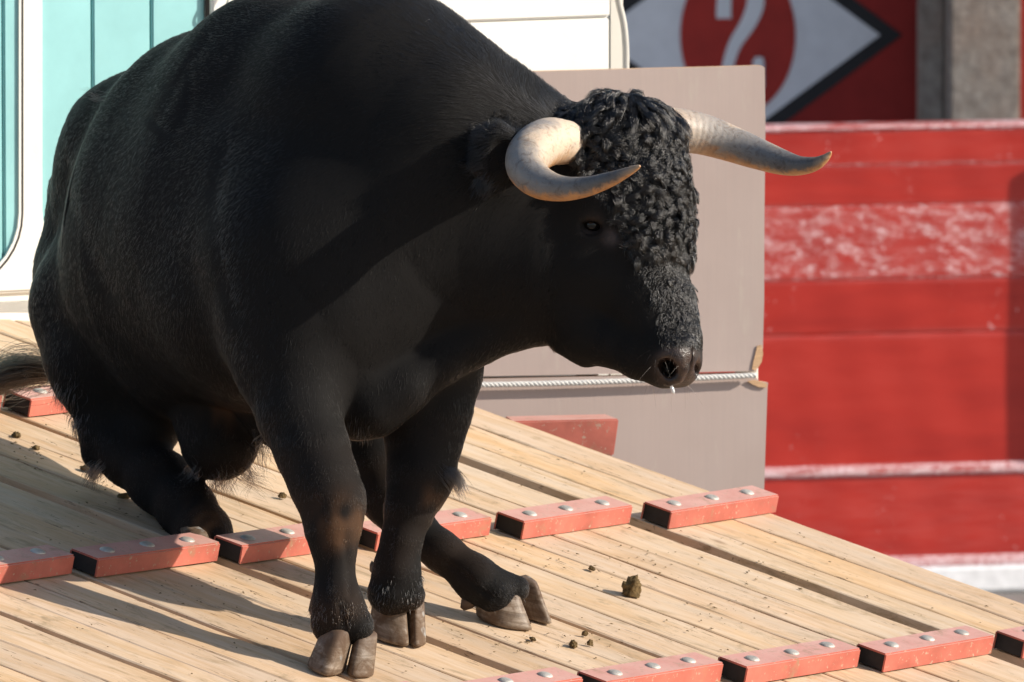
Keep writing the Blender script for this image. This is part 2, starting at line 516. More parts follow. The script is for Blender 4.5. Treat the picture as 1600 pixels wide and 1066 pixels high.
# ------------------------------------------------------------------ ramp
ramp = empty('loading_ramp', RO, 'sloping timber livestock ramp with red steel cleats that the bull walks down', 'ramp')
UP_U, DOWN_U, TH = -2.05, 2.6, 0.038
SEAMS = [(-1.25, .004), (-1.11, .003), (-.97, .003), (-.825, .008), (-.69, .004), (-.553, .003), (-.402, .018), (-.285, .003), (-.158, .003),
         (-.012, .014), (.112, .003), (.239, .004), (.402, .042), (.553, .005), (.69, .003), (.830, .022), (.97, .003), (1.11, .003),
         (1.245, .005), (1.36, .003), (1.482, .004), (1.655, .056), (1.785, .003), (1.925, .002), (2.066, 0)]
RND = random.Random(11)
for i in range(len(SEAMS) - 1):
    a, b = SEAMS[i][0] + SEAMS[i][1] / 2, SEAMS[i + 1][0] - SEAMS[i + 1][1] / 2
    bm = bmesh.new()
    # a plank: top surface with faintly worn, wavering arris
    n = 46
    rows = []
    for k in range(n + 1):
        x = UP_U + (DOWN_U - UP_U) * k / n
        wa, wb = RND.uniform(0, .0022), RND.uniform(0, .0022)
        c = 0.0016 + RND.uniform(0, .0016)
        dz = -RND.uniform(0, .0012)
        rows.append([bm.verts.new((x, a + wa, -TH)), bm.verts.new((x, a + wa, -c)), bm.verts.new((x, a + wa + c * 1.4, dz)),
                     bm.verts.new((x, (a + b) / 2, dz - .0012)),
                     bm.verts.new((x, b - wb - c * 1.4, dz)), bm.verts.new((x, b - wb, -c)), bm.verts.new((x, b - wb, -TH))])
    for k in range(n):
        for q in range(6):
            bm.faces.new((rows[k][q], rows[k + 1][q], rows[k + 1][q + 1], rows[k][q + 1]))
        bm.faces.new((rows[k][6], rows[k + 1][6], rows[k + 1][0], rows[k][0]))
    bm.faces.new(rows[0]); bm.faces.new(rows[-1][::-1])
    dn = RND.uniform(-.0025, .0)
    bm_ob('plank', bm, M['wood'], ramp, False, frame(RO + N * dn, U, V, N))

# cleats: hollow red steel channels bolted across each section
CH, CW, CT = 0.038, 0.074, 0.004


def channel_bm(length, h=CH, w=CW):
    bm = bmesh.new()
    prof_o = [(0, 0), (0, h), (-w, h), (-w, 0)]
    prof_i = [(-CT, 0), (-CT, h - CT), (-w + CT, h - CT), (-w + CT, 0)]
    ring = prof_o + prof_i[::-1]
    ends = []
    for y in (0, length):
        ends.append([bm.verts.new((p[0], y, p[1])) for p in ring])
    m = len(ring)
    for k in range(m):
        bm.faces.new((ends[0][k], ends[0][(k + 1) % m], ends[1][(k + 1) % m], ends[1][k]))
    for e in ends:
        for q in ((0, 1, 6, 7), (1, 2, 5, 6), (2, 3, 4, 5)):
            bm.faces.new([e[i] for i in q])
    bmesh.ops.recalc_face_normals(bm, faces=bm.faces)
    for f in bm.faces:
        c_ = f.calc_center_median()
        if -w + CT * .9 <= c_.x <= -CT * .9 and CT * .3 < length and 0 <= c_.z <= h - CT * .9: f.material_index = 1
    eds = [e for e in bm.edges if all(v.co.z > h - 1e-5 for v in e.verts) and abs(e.verts[0].co.y - e.verts[1].co.y) > .01 and (abs(e.verts[0].co.x) < 1e-5 or abs(e.verts[0].co.x + w) < 1e-5)]
    bmesh.ops.bevel(bm, geom=eds, offset=.003, segments=2, affect='EDGES')
    return bm


bolt_me = None


def bolt(origin, parent):
    """wide domed coach-bolt head"""
    global bolt_me
    if bolt_me is None:
        bm = bmesh.new()
        prof = [(.0155, 0), (.0153, .0010), (.0135, .0028), (.0100, .0045), (.005, .0054), (0, .0057)]
        rings = []
        for r_, z in prof[:-1]:
            rings.append([bm.verts.new((r_ * math.cos(a), r_ * math.sin(a), z)) for a in [2 * math.pi * k / 18 for k in range(18)]])
        top = bm.verts.new((0, 0, prof[-1][1]))
        for i_ in range(len(rings) - 1):
            for k in range(18):
                bm.faces.new((rings[i_][k], rings[i_][(k + 1) % 18], rings[i_ + 1][(k + 1) % 18], rings[i_ + 1][k]))
        for k in range(18): bm.faces.new((rings[-1][k], rings[-1][(k + 1) % 18], top))
        bolt_me = bpy.data.meshes.new('bolt')
        bm.to_mesh(bolt_me); bm.free()
        bolt_me.materials.append(M['bolt'])
        for p in bolt_me.polygons: p.use_smooth = True
    ob = bpy.data.objects.new('bolt', bolt_me)
    ob.matrix_world = frame(origin, U, V, N)
    COL.objects.link(ob)
    ob.parent = parent
    ob.matrix_parent_inverse = parent.matrix_world.inverted()


# (u, v) of the down-slope left foot of every cleat, and its length
CLEATS = []
for j in range(-3, 5):
    base = {0: (.010, .005), 1: (.046, .416), 2: (.080, .816), 3: (.127, 1.249), 4: (.185, 1.685)}.get(j, (.010 + .035 * j, .005 + .41 * j))
    CLEATS.append((base[0], base[1], .378 if j != 4 else .392))
    r2 = {3: (1.048, 1.248), 4: (1.097, 1.675)}.get(j, (.92 + .04 * j, .005 + .4156 * j))
    CLEATS.append((r2[0], r2[1], .385))
    r0 = {2: (-.872, .851)}.get(j, (-.872 + .045 * (j - 2), .851 + .4156 * (j - 2)))
    CLEATS.append((r0[0], r0[1], .375))
    CLEATS.append((-1.80 + .045 * j, .005 + .4156 * j, .375))
    CLEATS.append((1.87 + .045 * j, .005 + .4156 * j, .385))
for (cu, cv, ln) in CLEATS:
    ang = RND.uniform(-.012, .012)
    du, dv = U * math.cos(ang) + V * math.sin(ang), V * math.cos(ang) - U * math.sin(ang)
    o3 = RO + U * cu + V * cv + N * .0008
    cl = bm_ob('cleat', channel_bm(ln), M['cleat'], ramp, False, frame(o3, du, dv, N))
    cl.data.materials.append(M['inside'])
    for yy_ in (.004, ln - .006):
        bm_ob('end_shade_plate', box_bm(CW - 2 * CT - .001, .002, CH - CT - .0015, 0), M['inside'], cl, False, frame(o3 + dv * yy_ - du * (CW - CT - .0005) + N * .001, du, dv, N))  # added dark plate standing for the shade in the open end
    for k in range(3):
        y = ln * (0.17 + 0.33 * k) + RND.uniform(-.008, .008)
        bolt(o3 + dv * y - du * (CW * .5 + RND.uniform(-.004, .004)) + N * (CH + .0002), cl)

# steel carrying beams below the planks and the red bracket that shows past the far edge
for k, uu in enumerate((-1.7, -.75, .2, 1.1, 2.1)):
    bm = box_bm(.05, 3.25, .10, .004)
    bm_ob('support_beam', bm, M['cleat'], ramp, False, frame(RO + U * uu + V * (-1.22) - N * (TH + .104), U, V, N))
bo = P(800, 716, 22.12)
bx, by = np.array([.975, .22, 0]), np.array([-.22, .975, 0])
bm = bmesh.new()
L_, Hh, Dp = .238, .080, .075
vs = [bm.verts.new(c) for c in ((0, 0, 0), (L_ - .012, 0, 0), (L_ - .012, Dp, 0), (0, Dp, 0), (0, 0, Hh), (L_, 0, Hh), (L_ - .012, Dp, Hh + .004), (0, Dp, Hh + .004))]
for f in ((0, 3, 2, 1), (4, 5, 6, 7), (0, 1, 5, 4), (1, 2, 6, 5), (2, 3, 7, 6), (3, 0, 4, 7)): bm.faces.new([vs[i] for i in f])
bmesh.ops.bevel(bm, geom=bm.edges[:], offset=.003, segments=2, affect='EDGES')
bm_ob('end_bracket', bm, M['cleat'], ramp, False, frame(bo, bx, by, np.array([0, 0, 1.0])))
# legs that carry the ramp
for (uu, vv) in ((-1.6, -1.15), (-1.6, 1.95), (.2, -1.15), (.2, 1.9), (2.0, -1.15), (2.0, 1.9)):
    q = RO + U * uu + V * vv - N * (TH + .09)
    bm_ob('support_leg', box_bm(.06, .06, q[2] + .002, .004), M['cleat'], ramp, False, frame((q[0], q[1], -.002), (1, 0, 0), (0, 1, 0), (0, 0, 1)))

# ------------------------------------------------------------------ plywood barrier beyond the ramp, with rope
pn = np.array([.25, -.97, 0]); pn /= np.linalg.norm(pn)
po = P(1000, 500, 22.55)
pdx = np.array([-pn[1], pn[0], 0])


def on_panel(x, y, off=0.0):
    return on_plane(x, y, po + pn * off, pn)


panel = empty('plywood_barrier', on_panel(1000, 900), 'tall brown-grey plywood barrier with a splintered right edge and a white rope across it', 'barrier')


def board(name, pts_px, thick, mat, parent, fn, nrm, edge=None, bevel=0.0):
    """flat board with thickness: outline in the board's own plane"""
    pts = [fn(x, y) for x, y in pts_px]
    bm = bmesh.new()
    f = [bm.verts.new(p) for p in pts]
    b = [bm.verts.new(p - nrm * thick) for p in pts]
    bm.faces.new(f); bm.faces.new(b[::-1])
    for k in range(len(f)):
        q = bm.faces.new((f[k], b[k], b[(k + 1) % len(f)], f[(k + 1) % len(f)]))
        if edge is not None: q.material_index = 1
    ob = bm_ob(name, bm, mat, parent)
    if edge is not None: ob.data.materials.append(edge)
    return ob


board('upper_board', [(560, 118), (868, 111), (1000, 107.5), (1120, 104.5), (1190, 102.5), (1195, 106), (1196, 200), (1194.5, 330), (1194, 470), (1192, 545), (1188, 562), (1184, 570), (1182, 580), (560, 592)],
      .021, M['ply'], panel, on_panel, pn, M['plyedge'])
board('lower_board', [(560, 596), (1176, 583), (1186, 596), (1200, 598), (1199, 612), (1196, 700), (1193, 800), (1192, 900), (560, 915)],
      .021, M['ply'], panel, lambda x, y: on_panel(x, y, -.004), pn, M['plyedge'])
# raw wood where the face veneer has split away
board('splinter', [(1183, 541), (1190, 539), (1192.5, 552), (1190, 566), (1185, 574), (1180, 579), (1175, 577), (1177, 566), (1180, 555)], .004, M['plyedge'], panel, lambda x, y: on_panel(x, y, .003), pn)
board('splinter', [(1168, 596), (1180, 594), (1190, 597), (1199, 600), (1198, 606), (1186, 605), (1176, 601)], .004, M['plyedge'], panel, lambda x, y: on_panel(x, y, .002), pn)
# rails behind it reach the ground
for xx in (620, 900, 1150):
    a3 = on_panel(xx, 300, -.03)
    bm_ob('rear_post', box_bm(.05, .05, a3[2] + .002, .004), M['whiteshade'], panel, False, frame((a3[0], a3[1] + .01, -.002), (1, 0, 0), (0, 1, 0), (0, 0, 1)))

# rope: three twisted strands
A, B = on_panel(560, 603, .014), on_panel(1181, 586.5, .014)
ln = np.linalg.norm(B - A)
ax = (B - A) / ln
e1 = np.cross(ax, [0, 0, 1.0]); e1 /= np.linalg.norm(e1); e2 = np.cross(ax, e1)
vv_, ff_ = [], []
npt = 420
for s_ in range(3):
    pts, rad = [], []
    for k in range(npt + 1):
        t_ = k / npt
        an = 2 * math.pi * (t_ * ln / .030 + s_ / 3)
        c_ = A + ax * ln * t_ + np.array([0, 0, -1]) * .006 * math.sin(math.pi * t_)
        pts.append(c_ + .0025 * (e1 * math.cos(an) + e2 * math.sin(an)))
        rad.append(.0041)
    v_, f_ = tube(pts, rad, 7)
    o_ = len(vv_)
    vv_ += v_; ff_ += [tuple(i + o_ for i in f) for f in f_]
rope = mesh_ob('rope', vv_, ff_, M['rope'], None, True)
tag(rope, 'white twisted rope strung across the brown-grey plywood barrier behind the bull', 'rope')

# ------------------------------------------------------------------ livestock truck at the head of the ramp
tn = np.array([.52, -.854, 0]); tn /= np.linalg.norm(tn)
tx = np.array([-tn[1], tn[0], 0]); tz = np.array([0, 0, 1.0])
to = P(30, 500, 22.0)


def on_truck(x, y, off=0.0):
    return on_plane(x, y, to + tn * off, tn)


truck = empty('livestock_truck', (on_truck(400, 500)[0], on_truck(400, 500)[1], 0), 'white cattle truck with turquoise boarded doors standing behind the bull at the ramp head', 'truck')


def rounded(x0, y0, x1, y1, r, n=8):
    pts = []
    for cx, cy, a0 in ((x1 - r, y0 + r, -90), (x1 - r, y1 - r, 0), (x0 + r, y1 - r, 90), (x0 + r, y0 + r, 180)):
        for k in range(n + 1):
            a = math.radians(a0 + 90 * k / n)
            pts.append((cx + r * math.cos(a), cy + r * math.sin(a)))
    return pts


# frame with two round-cornered openings, built as face strips between outer outline and the holes
def frame_with_holes(name, outer, holes, thick, mat, parent, fn, nrm):
    bm = bmesh.new()
    loops = [outer] + holes
    edges, front, back = [], [], []
    for lp in loops:
        fv = [bm.verts.new(fn(x, y)) for x, y in lp]
        front.append(fv)
        for k in range(len(fv)): edges.append(bm.edges.new((fv[k], fv[(k + 1) % len(fv)])))
    bmesh.ops.triangle_fill(bm, use_beauty=True, use_dissolve=False, edges=edges)
    ret = bmesh.ops.extrude_face_region(bm, geom=bm.faces[:])
    for e in ret['geom']:
        if isinstance(e, bmesh.types.BMVert): e.co -= Vector(nrm * thick)
    return bm_ob(name, bm, mat, parent)


holeL = rounded(-420, -700, 30, 452, 120)
holeR = rounded(66, -700, 322, 400, 70)
frame_with_holes('door_frame', [(-560, -900), (331, -900), (331, 489), (-560, 489)], [holeL, holeR], .006, M['white'], truck, on_truck, tn)
# dark rubber seal round the left opening
seal = [Vector(on_truck(x, y, -.003)) for x, y in rounded(-424, -704, 34, 456, 122, 10)]
seal.append(seal[0])
v_, f_ = tube(seal, [.0042] * len(seal), 8, False)
mesh_ob('rubber_seal', v_, f_, M['rubber'], truck, True)
# turquoise boards, each one its own
bd = [(-430, -330), (-327, -215), (-212, -98), (-95, 5), (8, 60), (62, 144), (147.5, 236), (239.5, 321.5)]
for k, (x0, x1) in enumerate(bd):
    a3, b3 = on_truck(x0, 480, -.0068), on_truck(x1, 480, -.0068)
    w_ = float(np.linalg.norm(b3 - a3))
    top = on_truck(x0, -800, -.0068)[2]
    bot = on_truck(x0, 482, -.0068)[2]
    bm_ob('door_board', box_bm(w_, .022, top - bot, .0035, 2), M['turq'], truck, False, frame((a3[0], a3[1], bot), tx, -tn, tz))
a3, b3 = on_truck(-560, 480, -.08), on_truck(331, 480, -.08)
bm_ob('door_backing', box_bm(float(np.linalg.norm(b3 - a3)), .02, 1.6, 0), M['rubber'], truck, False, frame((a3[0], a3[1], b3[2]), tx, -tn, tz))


def wall_box(name, x0, y0, x1, y1, off, depth, mat, bevel=.004):
    a3 = on_truck(x0, y1, off); b3 = on_truck(x1, y1, off); c3 = on_truck(x0, y0, off)
    return bm_ob(name, box_bm(float(np.linalg.norm(b3[:2] - a3[:2])), depth, c3[2] - a3[2], bevel, 2), mat, truck, False, frame(a3, tx, -tn, tz))


wall_box('sill_rail', -560, 458, 331, 487, .016, .03, M['white'], .006)
wall_box('lower_skirt', -560, 497, 331, 560, .0, .05, M['white'], .004)
wall_box('sill_groove', -560, 487.5, 331, 498, -.03, .02, M['rubber'], .002)
wall_box('skirt_slot', -14, 516, 5, 534, .012, .01, M['whiteshade'], .002)  # small grey block at the slot in the skirt
# white body side to the right of the doors: a dark joint, then pale sheets with a step
wall_box('door_joint', 322.5, -900, 330, 489, .004, .004, M['rubber'], .001)
wall_box('body_sheet', 332, 49, 952, 640, .012, .04, M['white'], .004)
wall_box('body_sheet', 332, -900, 954, 48, .017, .045, M['white'], .004)
wall_box('body_return', 952, -900, 974, 640, -.06, .05, M['whiteshade'], .003)  # grey shadow of the recess painted into this strip
bars = catmull([on_truck(x, y, .012) for x, y in ((946, -260), (956, -60), (966, 0), (974, 35), (977.5, 70), (978, 110), (978, 200))], 8)
v_, f_ = tube(bars, [.0078] * len(bars), 12)
mesh_ob('grab_rail', v_, f_, M['whiteshade'], truck, True)
hook = catmull([on_truck(x, y, .04) for x, y in ((372, -30), (361, -8), (356, 4), (357, 13), (366, 17))], 6)
v_, f_ = tube(hook, [.0032] * len(hook), 8)
mesh_ob('hook', v_, f_, M['whiteshade'], truck, True)
# chassis and wheels below, behind the ramp head
a3 = on_truck(-560, 560, -.05)
bm_ob('chassis', box_bm(2.3, 1.6, a3[2] - .75, .01), M['rubber'], truck, False, frame((a3[0], a3[1], .75), tx, -tn, tz))
for k in (0.25, 1.65):
    for dd in (.35, 1.3):
        c_ = np.array([a3[0], a3[1], .45]) + tx * k - tn * dd
        pts = [c_ + tx * s for s in (0, .03, .22, .25)]
        v_, f_ = tube(pts, [.40, .45, .45, .40], 28)
        mesh_ob('wheel', v_, f_, M['rubber'], truck, False)

# ------------------------------------------------------------------ red barrier fence round the arena
FD = 34.0
fo = P(1400, 600, FD)
fn_ = np.array([0.24, -0.97, 0]); fn_ /= np.linalg.norm(fn_)
fx = np.array([-fn_[1], fn_[0], 0])


def on_fence(x, y, off=0.0):
    return on_plane(x, y, fo + fn_ * off, fn_)


fbase = on_fence(1400, 600)
fence = empty('red_barrier_fence', (fbase[0], fbase[1], 0), 'glossy red plank fence of the bullring, with white scuffs and painted glints along its boards', 'fence')
Z = lambda y: on_fence(1400, y)[2]
X0, X1 = on_fence(150, 500)[0], on_fence(2900, 500)[0]
# board: (top y, bottom y, how far it stands proud, scuffing and painted glint at edges, then inside)
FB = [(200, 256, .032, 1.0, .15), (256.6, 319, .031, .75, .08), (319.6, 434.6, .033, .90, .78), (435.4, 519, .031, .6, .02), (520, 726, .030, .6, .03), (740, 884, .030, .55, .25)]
rs = np.random.default_rng(5)
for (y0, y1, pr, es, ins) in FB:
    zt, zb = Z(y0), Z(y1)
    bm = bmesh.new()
    lay = bm.verts.layers.float.new('scuff_glint')
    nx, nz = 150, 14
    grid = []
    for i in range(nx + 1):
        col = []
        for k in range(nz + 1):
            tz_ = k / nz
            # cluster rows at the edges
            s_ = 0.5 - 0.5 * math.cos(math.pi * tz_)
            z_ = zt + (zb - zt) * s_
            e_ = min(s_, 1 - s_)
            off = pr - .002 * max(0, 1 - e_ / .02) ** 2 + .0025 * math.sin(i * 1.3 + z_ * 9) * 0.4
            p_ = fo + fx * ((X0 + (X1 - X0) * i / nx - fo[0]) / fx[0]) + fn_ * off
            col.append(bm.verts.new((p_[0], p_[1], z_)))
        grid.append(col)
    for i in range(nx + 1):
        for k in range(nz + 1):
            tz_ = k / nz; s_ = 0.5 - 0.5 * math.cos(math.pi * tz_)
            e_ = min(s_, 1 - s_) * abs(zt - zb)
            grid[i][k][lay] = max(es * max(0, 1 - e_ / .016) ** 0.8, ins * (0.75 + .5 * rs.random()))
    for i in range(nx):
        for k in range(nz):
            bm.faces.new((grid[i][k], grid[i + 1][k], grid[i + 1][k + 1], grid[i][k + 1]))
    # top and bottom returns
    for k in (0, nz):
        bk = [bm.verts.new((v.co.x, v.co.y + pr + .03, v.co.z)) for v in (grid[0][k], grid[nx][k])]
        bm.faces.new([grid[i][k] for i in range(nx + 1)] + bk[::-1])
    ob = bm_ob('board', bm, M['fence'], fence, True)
zt = Z(197); zb0 = 0.0
a3 = fo + fx * ((X0 - fo[0]) / fx[0])
bm_ob('backing_wall', box_bm(X1 - X0, .06, zt - .02, .004), M['fence'], fence, False, frame((a3[0], a3[1] + .03, -.002), fx, -fn_, tz))
# top rail and lower ledge (estribo), chalk white foot
rail = lambda name, y0, y1, off, depth, mat, bev=.008: bm_ob(name, box_bm(X1 - X0, depth, Z(y0) - Z(y1), bev, 3), mat, fence, False,
                                                          frame((a3[0] + fn_[0] * off, a3[1] + fn_[1] * off, Z(y1)), fx, -fn_, tz))
def rail_scuff_glint(name, y0, y1, off, depth, s):
    ob = rail(name, y0, y1, off, depth, M['fence'])
    bm = bmesh.new(); bm.from_mesh(ob.data)
    bmesh.ops.subdivide_edges(bm, edges=[e for e in bm.edges if e.calc_length() > 5], cuts=60)
    lay = bm.verts.layers.float.new('scuff_glint')
    for v in bm.verts: v[lay] = s * (0.6 + .6 * rs.random())
    bm.to_mesh(ob.data); bm.free()
rail_scuff_glint('top_rail', 194, 203, .040, .16, 1.15)
rail_scuff_glint('ledge', 724, 741, .045, .08, 1.25)
rail_scuff_glint('foot_rail', 868, 886, .040, .05, 1.3)
white = rail('white_foot_board', 885, 927, .055, .05, M['whitetrim'], .01)

# ------------------------------------------------------------------ wall with the painted numeral, granite pillar
WD = 37.2
wo = P(1200, 100, WD)
wn_ = np.array([0.0, -1.0, 0])


def on_wall(x, y, off=0.0):
    return on_plane(x, y, wo + wn_ * off, wn_)


wall = empty('dark_red_wall', (wo[0], wo[1], 0), 'dark red bullring wall behind the fence, painted with a white diamond and numeral', 'wall')
wa, wb = on_wall(300, 100), on_wall(2900, 100)
bm_ob('wall_face', box_bm(wb[0] - wa[0], .3, 5.2, .004), M['darkred'], wall, False, frame((wa[0], wa[1], -.002), (1, 0, 0), (0, 1, 0), (0, 0, 1)))


def flat(name, px, off, mat, lab=None):
    pts = [on_wall(x, y, off) for x, y in px]
    bm = bmesh.new()
    bm.faces.new([bm.verts.new(p) for p in pts])
    ret = bmesh.ops.extrude_face_region(bm, geom=bm.faces[:])
    for e in ret['geom']:
        if isinstance(e, bmesh.types.BMVert): e.co -= Vector(wn_ * .003)
    return bm_ob(name, bm, mat, wall)


CX, CY = 1153, 55
flat('diamond_border', [(CX - 257, CY), (CX, CY - 192), (CX + 257, CY), (CX, CY + 192)], .004, M['signblack'])
flat('diamond_field', [(CX - 222, CY), (CX, CY - 163), (CX + 222, CY), (CX, CY + 163)], .009, M['signwhite'])
flat('oval', [(CX + 90 * math.cos(a), CY + 124 * math.sin(a)) for a in np.linspace(0, 2 * math.pi, 64, endpoint=False)], .014, M['signred'])


def stroke(px, widths, n=8):
    c = catmull([(x, y, w) for (x, y), w in zip(px, widths)], n)
    L, R = [], []
    for i in range(len(c)):
        d = c[min(i + 1, len(c) - 1)][:2] - c[max(i - 1, 0)][:2]
        d /= np.linalg.norm(d)
        nn = np.array([-d[1], d[0]]) * c[i][2] / 2
        L.append(tuple(c[i][:2] + nn)); R.append(tuple(c[i][:2] - nn))
    return L + R[::-1]


flat('numeral_stroke', stroke([(1131, 29), (1131, 10), (1135, -18), (1156, -34), (1177, -18), (1180, 8), (1168, 38), (1149, 68), (1138, 100), (1136, 122)], [23, 23, 22, 22, 25, 27, 24, 20, 18, 18]), .019, M['signwhite'])
flat('numeral_base', [(1128, 116), (1176, 116), (1176, 96), (1181, 89), (1192, 90), (1194, 98), (1194, 138), (1128, 138)], .024, M['signwhite'])

pill = empty('granite_pillar', (on_wall(1520, 300)[0], wo[1], 0), 'rough granite pillar to the right of the painted diamond wall', 'pillar')
pa = P(1483, 200, WD - .62)
pb = P(1594, 200, WD - .62)
bm = box_bm(pb[0] - pa[0] + .0, .64, 5.4, .012, 2)
bmesh.ops.subdivide_edges(bm, edges=[e for e in bm.edges if e.calc_length() > .1], cuts=14, use_grid_fill=True)
for v in bm.verts:
    v.co += Vector((0, 0, 0))
pc = bm_ob('stone_shaft', bm, M['granite'], pill, False, frame((pa[0], pa[1], -.002), (1, 0, 0), (0, 1, 0), (0, 0, 1)))
pj = P(1437, 200, WD - .30)
bm_ob('stone_jamb', box_bm(pa[0] - pj[0] - .002, .28, 5.4, .01, 2), M['granite'], pill, False, frame((pj[0], pj[1], -.002), (1, 0, 0), (0, 1, 0), (0, 0, 1)))

# round-topped board added out of view on the right to shade the fence
sh = on_fence(1577, 300, .033)
b0 = sh + np.array(to_sun) * 1.05
q_ = on_fence(1577, 716, .033) + np.array(to_sun) * 1.05
nb_ = empty('shade_board', (b0[0] + .5, b0[1], 0), 'unseen board with rounded top corners on a post, added to cast the shadow on the fence', 'board')
ht, wd_, rr_ = (on_fence(1577, 264)[2] - on_fence(1577, 716)[2]), .9, .09
out = [(0, 0), (wd_, 0)] + [(wd_ - rr_ + rr_ * math.cos(a), ht - rr_ + rr_ * math.sin(a)) for a in np.linspace(0, math.pi / 2, 8)] + [(rr_ - rr_ * math.sin(a), ht - rr_ + rr_ * math.cos(a)) for a in np.linspace(0, math.pi / 2, 8)]
bm = bmesh.new()
bm.faces.new([bm.verts.new((x, 0, z)) for x, z in out])
ret = bmesh.ops.extrude_face_region(bm, geom=bm.faces[:])
for e in ret['geom']:
    if isinstance(e, bmesh.types.BMVert): e.co.y += .03
bm_ob('panel', bm, M['fence'], nb_, False, frame((b0[0], b0[1], q_[2]), (1, 0, 0), (0, 1, 0), (0, 0, 1)))
bm_ob('post', box_bm(.06, .06, q_[2] + .3, .004), M['fence'], nb_, False, frame((b0[0] + .7, b0[1] + .032, -.002), (1, 0, 0), (0, 1, 0), (0, 0, 1)))

FUR_N = 330000
# ------------------------------------------------------------------ the bull
BD = 19.93


def BP(x, y, dd):
    return P(x, y, BD + dd)


PRIMS = []


def cone(a, b=None, k=.04, op='u'):
    """a, b = (px, py, depth offset, radius in px)"""
    if b is None: b = a
    PRIMS.append((BP(*a[:3]), a[3] * (BD + a[2]) / FPX, BP(*b[:3]), b[3] * (BD + b[2]) / FPX, k, op))


def chain(pts, k=.04, op='u'):
    if len(pts) == 1: cone(pts[0], None, k, op)
    for a, b in zip(pts[:-1], pts[1:]): cone(a, b, k, op)


# trunk
chain([(167, 335, 1.05, 92), (232, 258, .95, 131), (338, 208, .72, 146), (455, 186, .45, 188), (588, 196, .18, 206)], .10)
chain([(588, 196, .18, 207), (678, 243, .10, 185), (762, 292, .09, 160), (850, 335, .06, 125)], .05)
chain([(798, 172, .12, 56), (862, 205, .10, 48)], .05)
chain([(165, 455, .95, 100), (300, 425, .7, 180), (430, 405, .42, 218), (560, 425, .10, 196)], .14)
chain([(640, 400, .12, 175), (765, 400, .07, 129), (858, 415, .02, 110)], .06)
cone((150, 478, .86, 106), (174, 560, .80, 102), .05)
cone((178, 230, 1.0, 66), (160, 290, 1.05, 66), .04)
cone((128, 430, 1.0, 75), None, .04)
cone((400, 470, .22, 140), (430, 300, .2, 130), .08)
cone((480, 380, .06, 150), (500, 480, .03, 140), .09)        # near shoulder blade and arm
cone((118, 300, 1.1, 42), (112, 350, 1.12, 38), .03)           # pin bone
cone((300, 560, .62, 92), None, .10)
cone((300, 300, .66, 165), (420, 300, .42, 185), .12)
cone((560, 545, .03, 100), (566, 620, -.04, 46), .07)          # brisket
cone((655, 470, .15, 115), (668, 575, .12, 84), .05)           # far shoulder
# dewlap fold
chain([(560, 640, -.02, 30), (600, 620, -.03, 24), (640, 585, .0, 24), (700, 545, .03, 24), (770, 505, .03, 24), (830, 492, .01, 20), (880, 508, -.01, 14)], .07)
chain([(588, 646, -.07, 13), (636, 608, -.06, 14), (688, 566, -.035, 14), (742, 534, -.005, 14), (800, 506, .0, 14)], .06)
chain([(552, 640, -.02, 30), (585, 640, -.03, 24)], .05)
# near foreleg
chain([(462, 500, -.02, 100), (464, 585, -.07, 77), (467, 645, -.12, 62), (488, 705, -.16, 54), (507, 755, -.19, 51), (521, 792, -.21, 46),
       (520, 832, -.23, 38), (523, 868, -.24, 27.5), (524, 915, -.25, 27.5), (527, 948, -.26, 36), (520, 975, -.26, 35)], .03)
cone((455, 430, .0, 100), (462, 520, -.02, 98), .10)
cone((538, 790, -.235, 27), (534, 822, -.24, 22), .02)
cone((500, 800, -.22, 22), (503, 825, -.225, 17), .02)
cone((545, 770, -.21, 20), None, .02)
cone((510, 870, -.225, 12), (512, 920, -.235, 12), .012)
cone((529, 948, -.26, 37), (556, 978, -.26, 29), .015)
cone((495, 940, -.24, 8), (488, 952, -.235, 7), .015)
# far foreleg
chain([(664, 590, .10, 84), (664, 640, .08, 70), (662, 690, .06, 55), (655, 745, .03, 47), (640, 795, .01, 36), (627, 845, .0, 29),
       (620, 885, -.0, 32), (611, 925, .0, 37)], .022)
cone((690, 738, .06, 20), (672, 780, .04, 18), .02)
cone((622, 900, .0, 34), (640, 930, .0, 24), .015)
# far hind leg, stepping forward under the body
chain([(470, 600, .5, 110), (575, 650, .46, 60), (590, 725, .42, 46), (606, 778, .38, 38), (640, 822, .35, 33), (690, 862, .32, 27), (742, 903, .30, 31),
       (772, 928, .29, 30)], .022)
cone((752, 912, .30, 32), (806, 920, .31, 20), .015)
cone((560, 610, .35, 70), (600, 640, .2, 40), .03)
# near hind leg, hock sunk low
chain([(170, 560, .80, 94), (182, 640, .78, 62), (178, 682, .76, 47), (205, 714, .72, 44), (250, 752, .64, 46), (292, 795, .55, 42), (318, 832, .49, 40), (326, 852, .46, 36)], .03)
cone((150, 712, .76, 20), None, .02)
cone((255, 590, .72, 80), (240, 660, .72, 46), .04)
# scrotum hanging between the hind legs
chain([(335, 600, .60, 64), (337, 645, .57, 66), (343, 688, .55, 63)], .02)
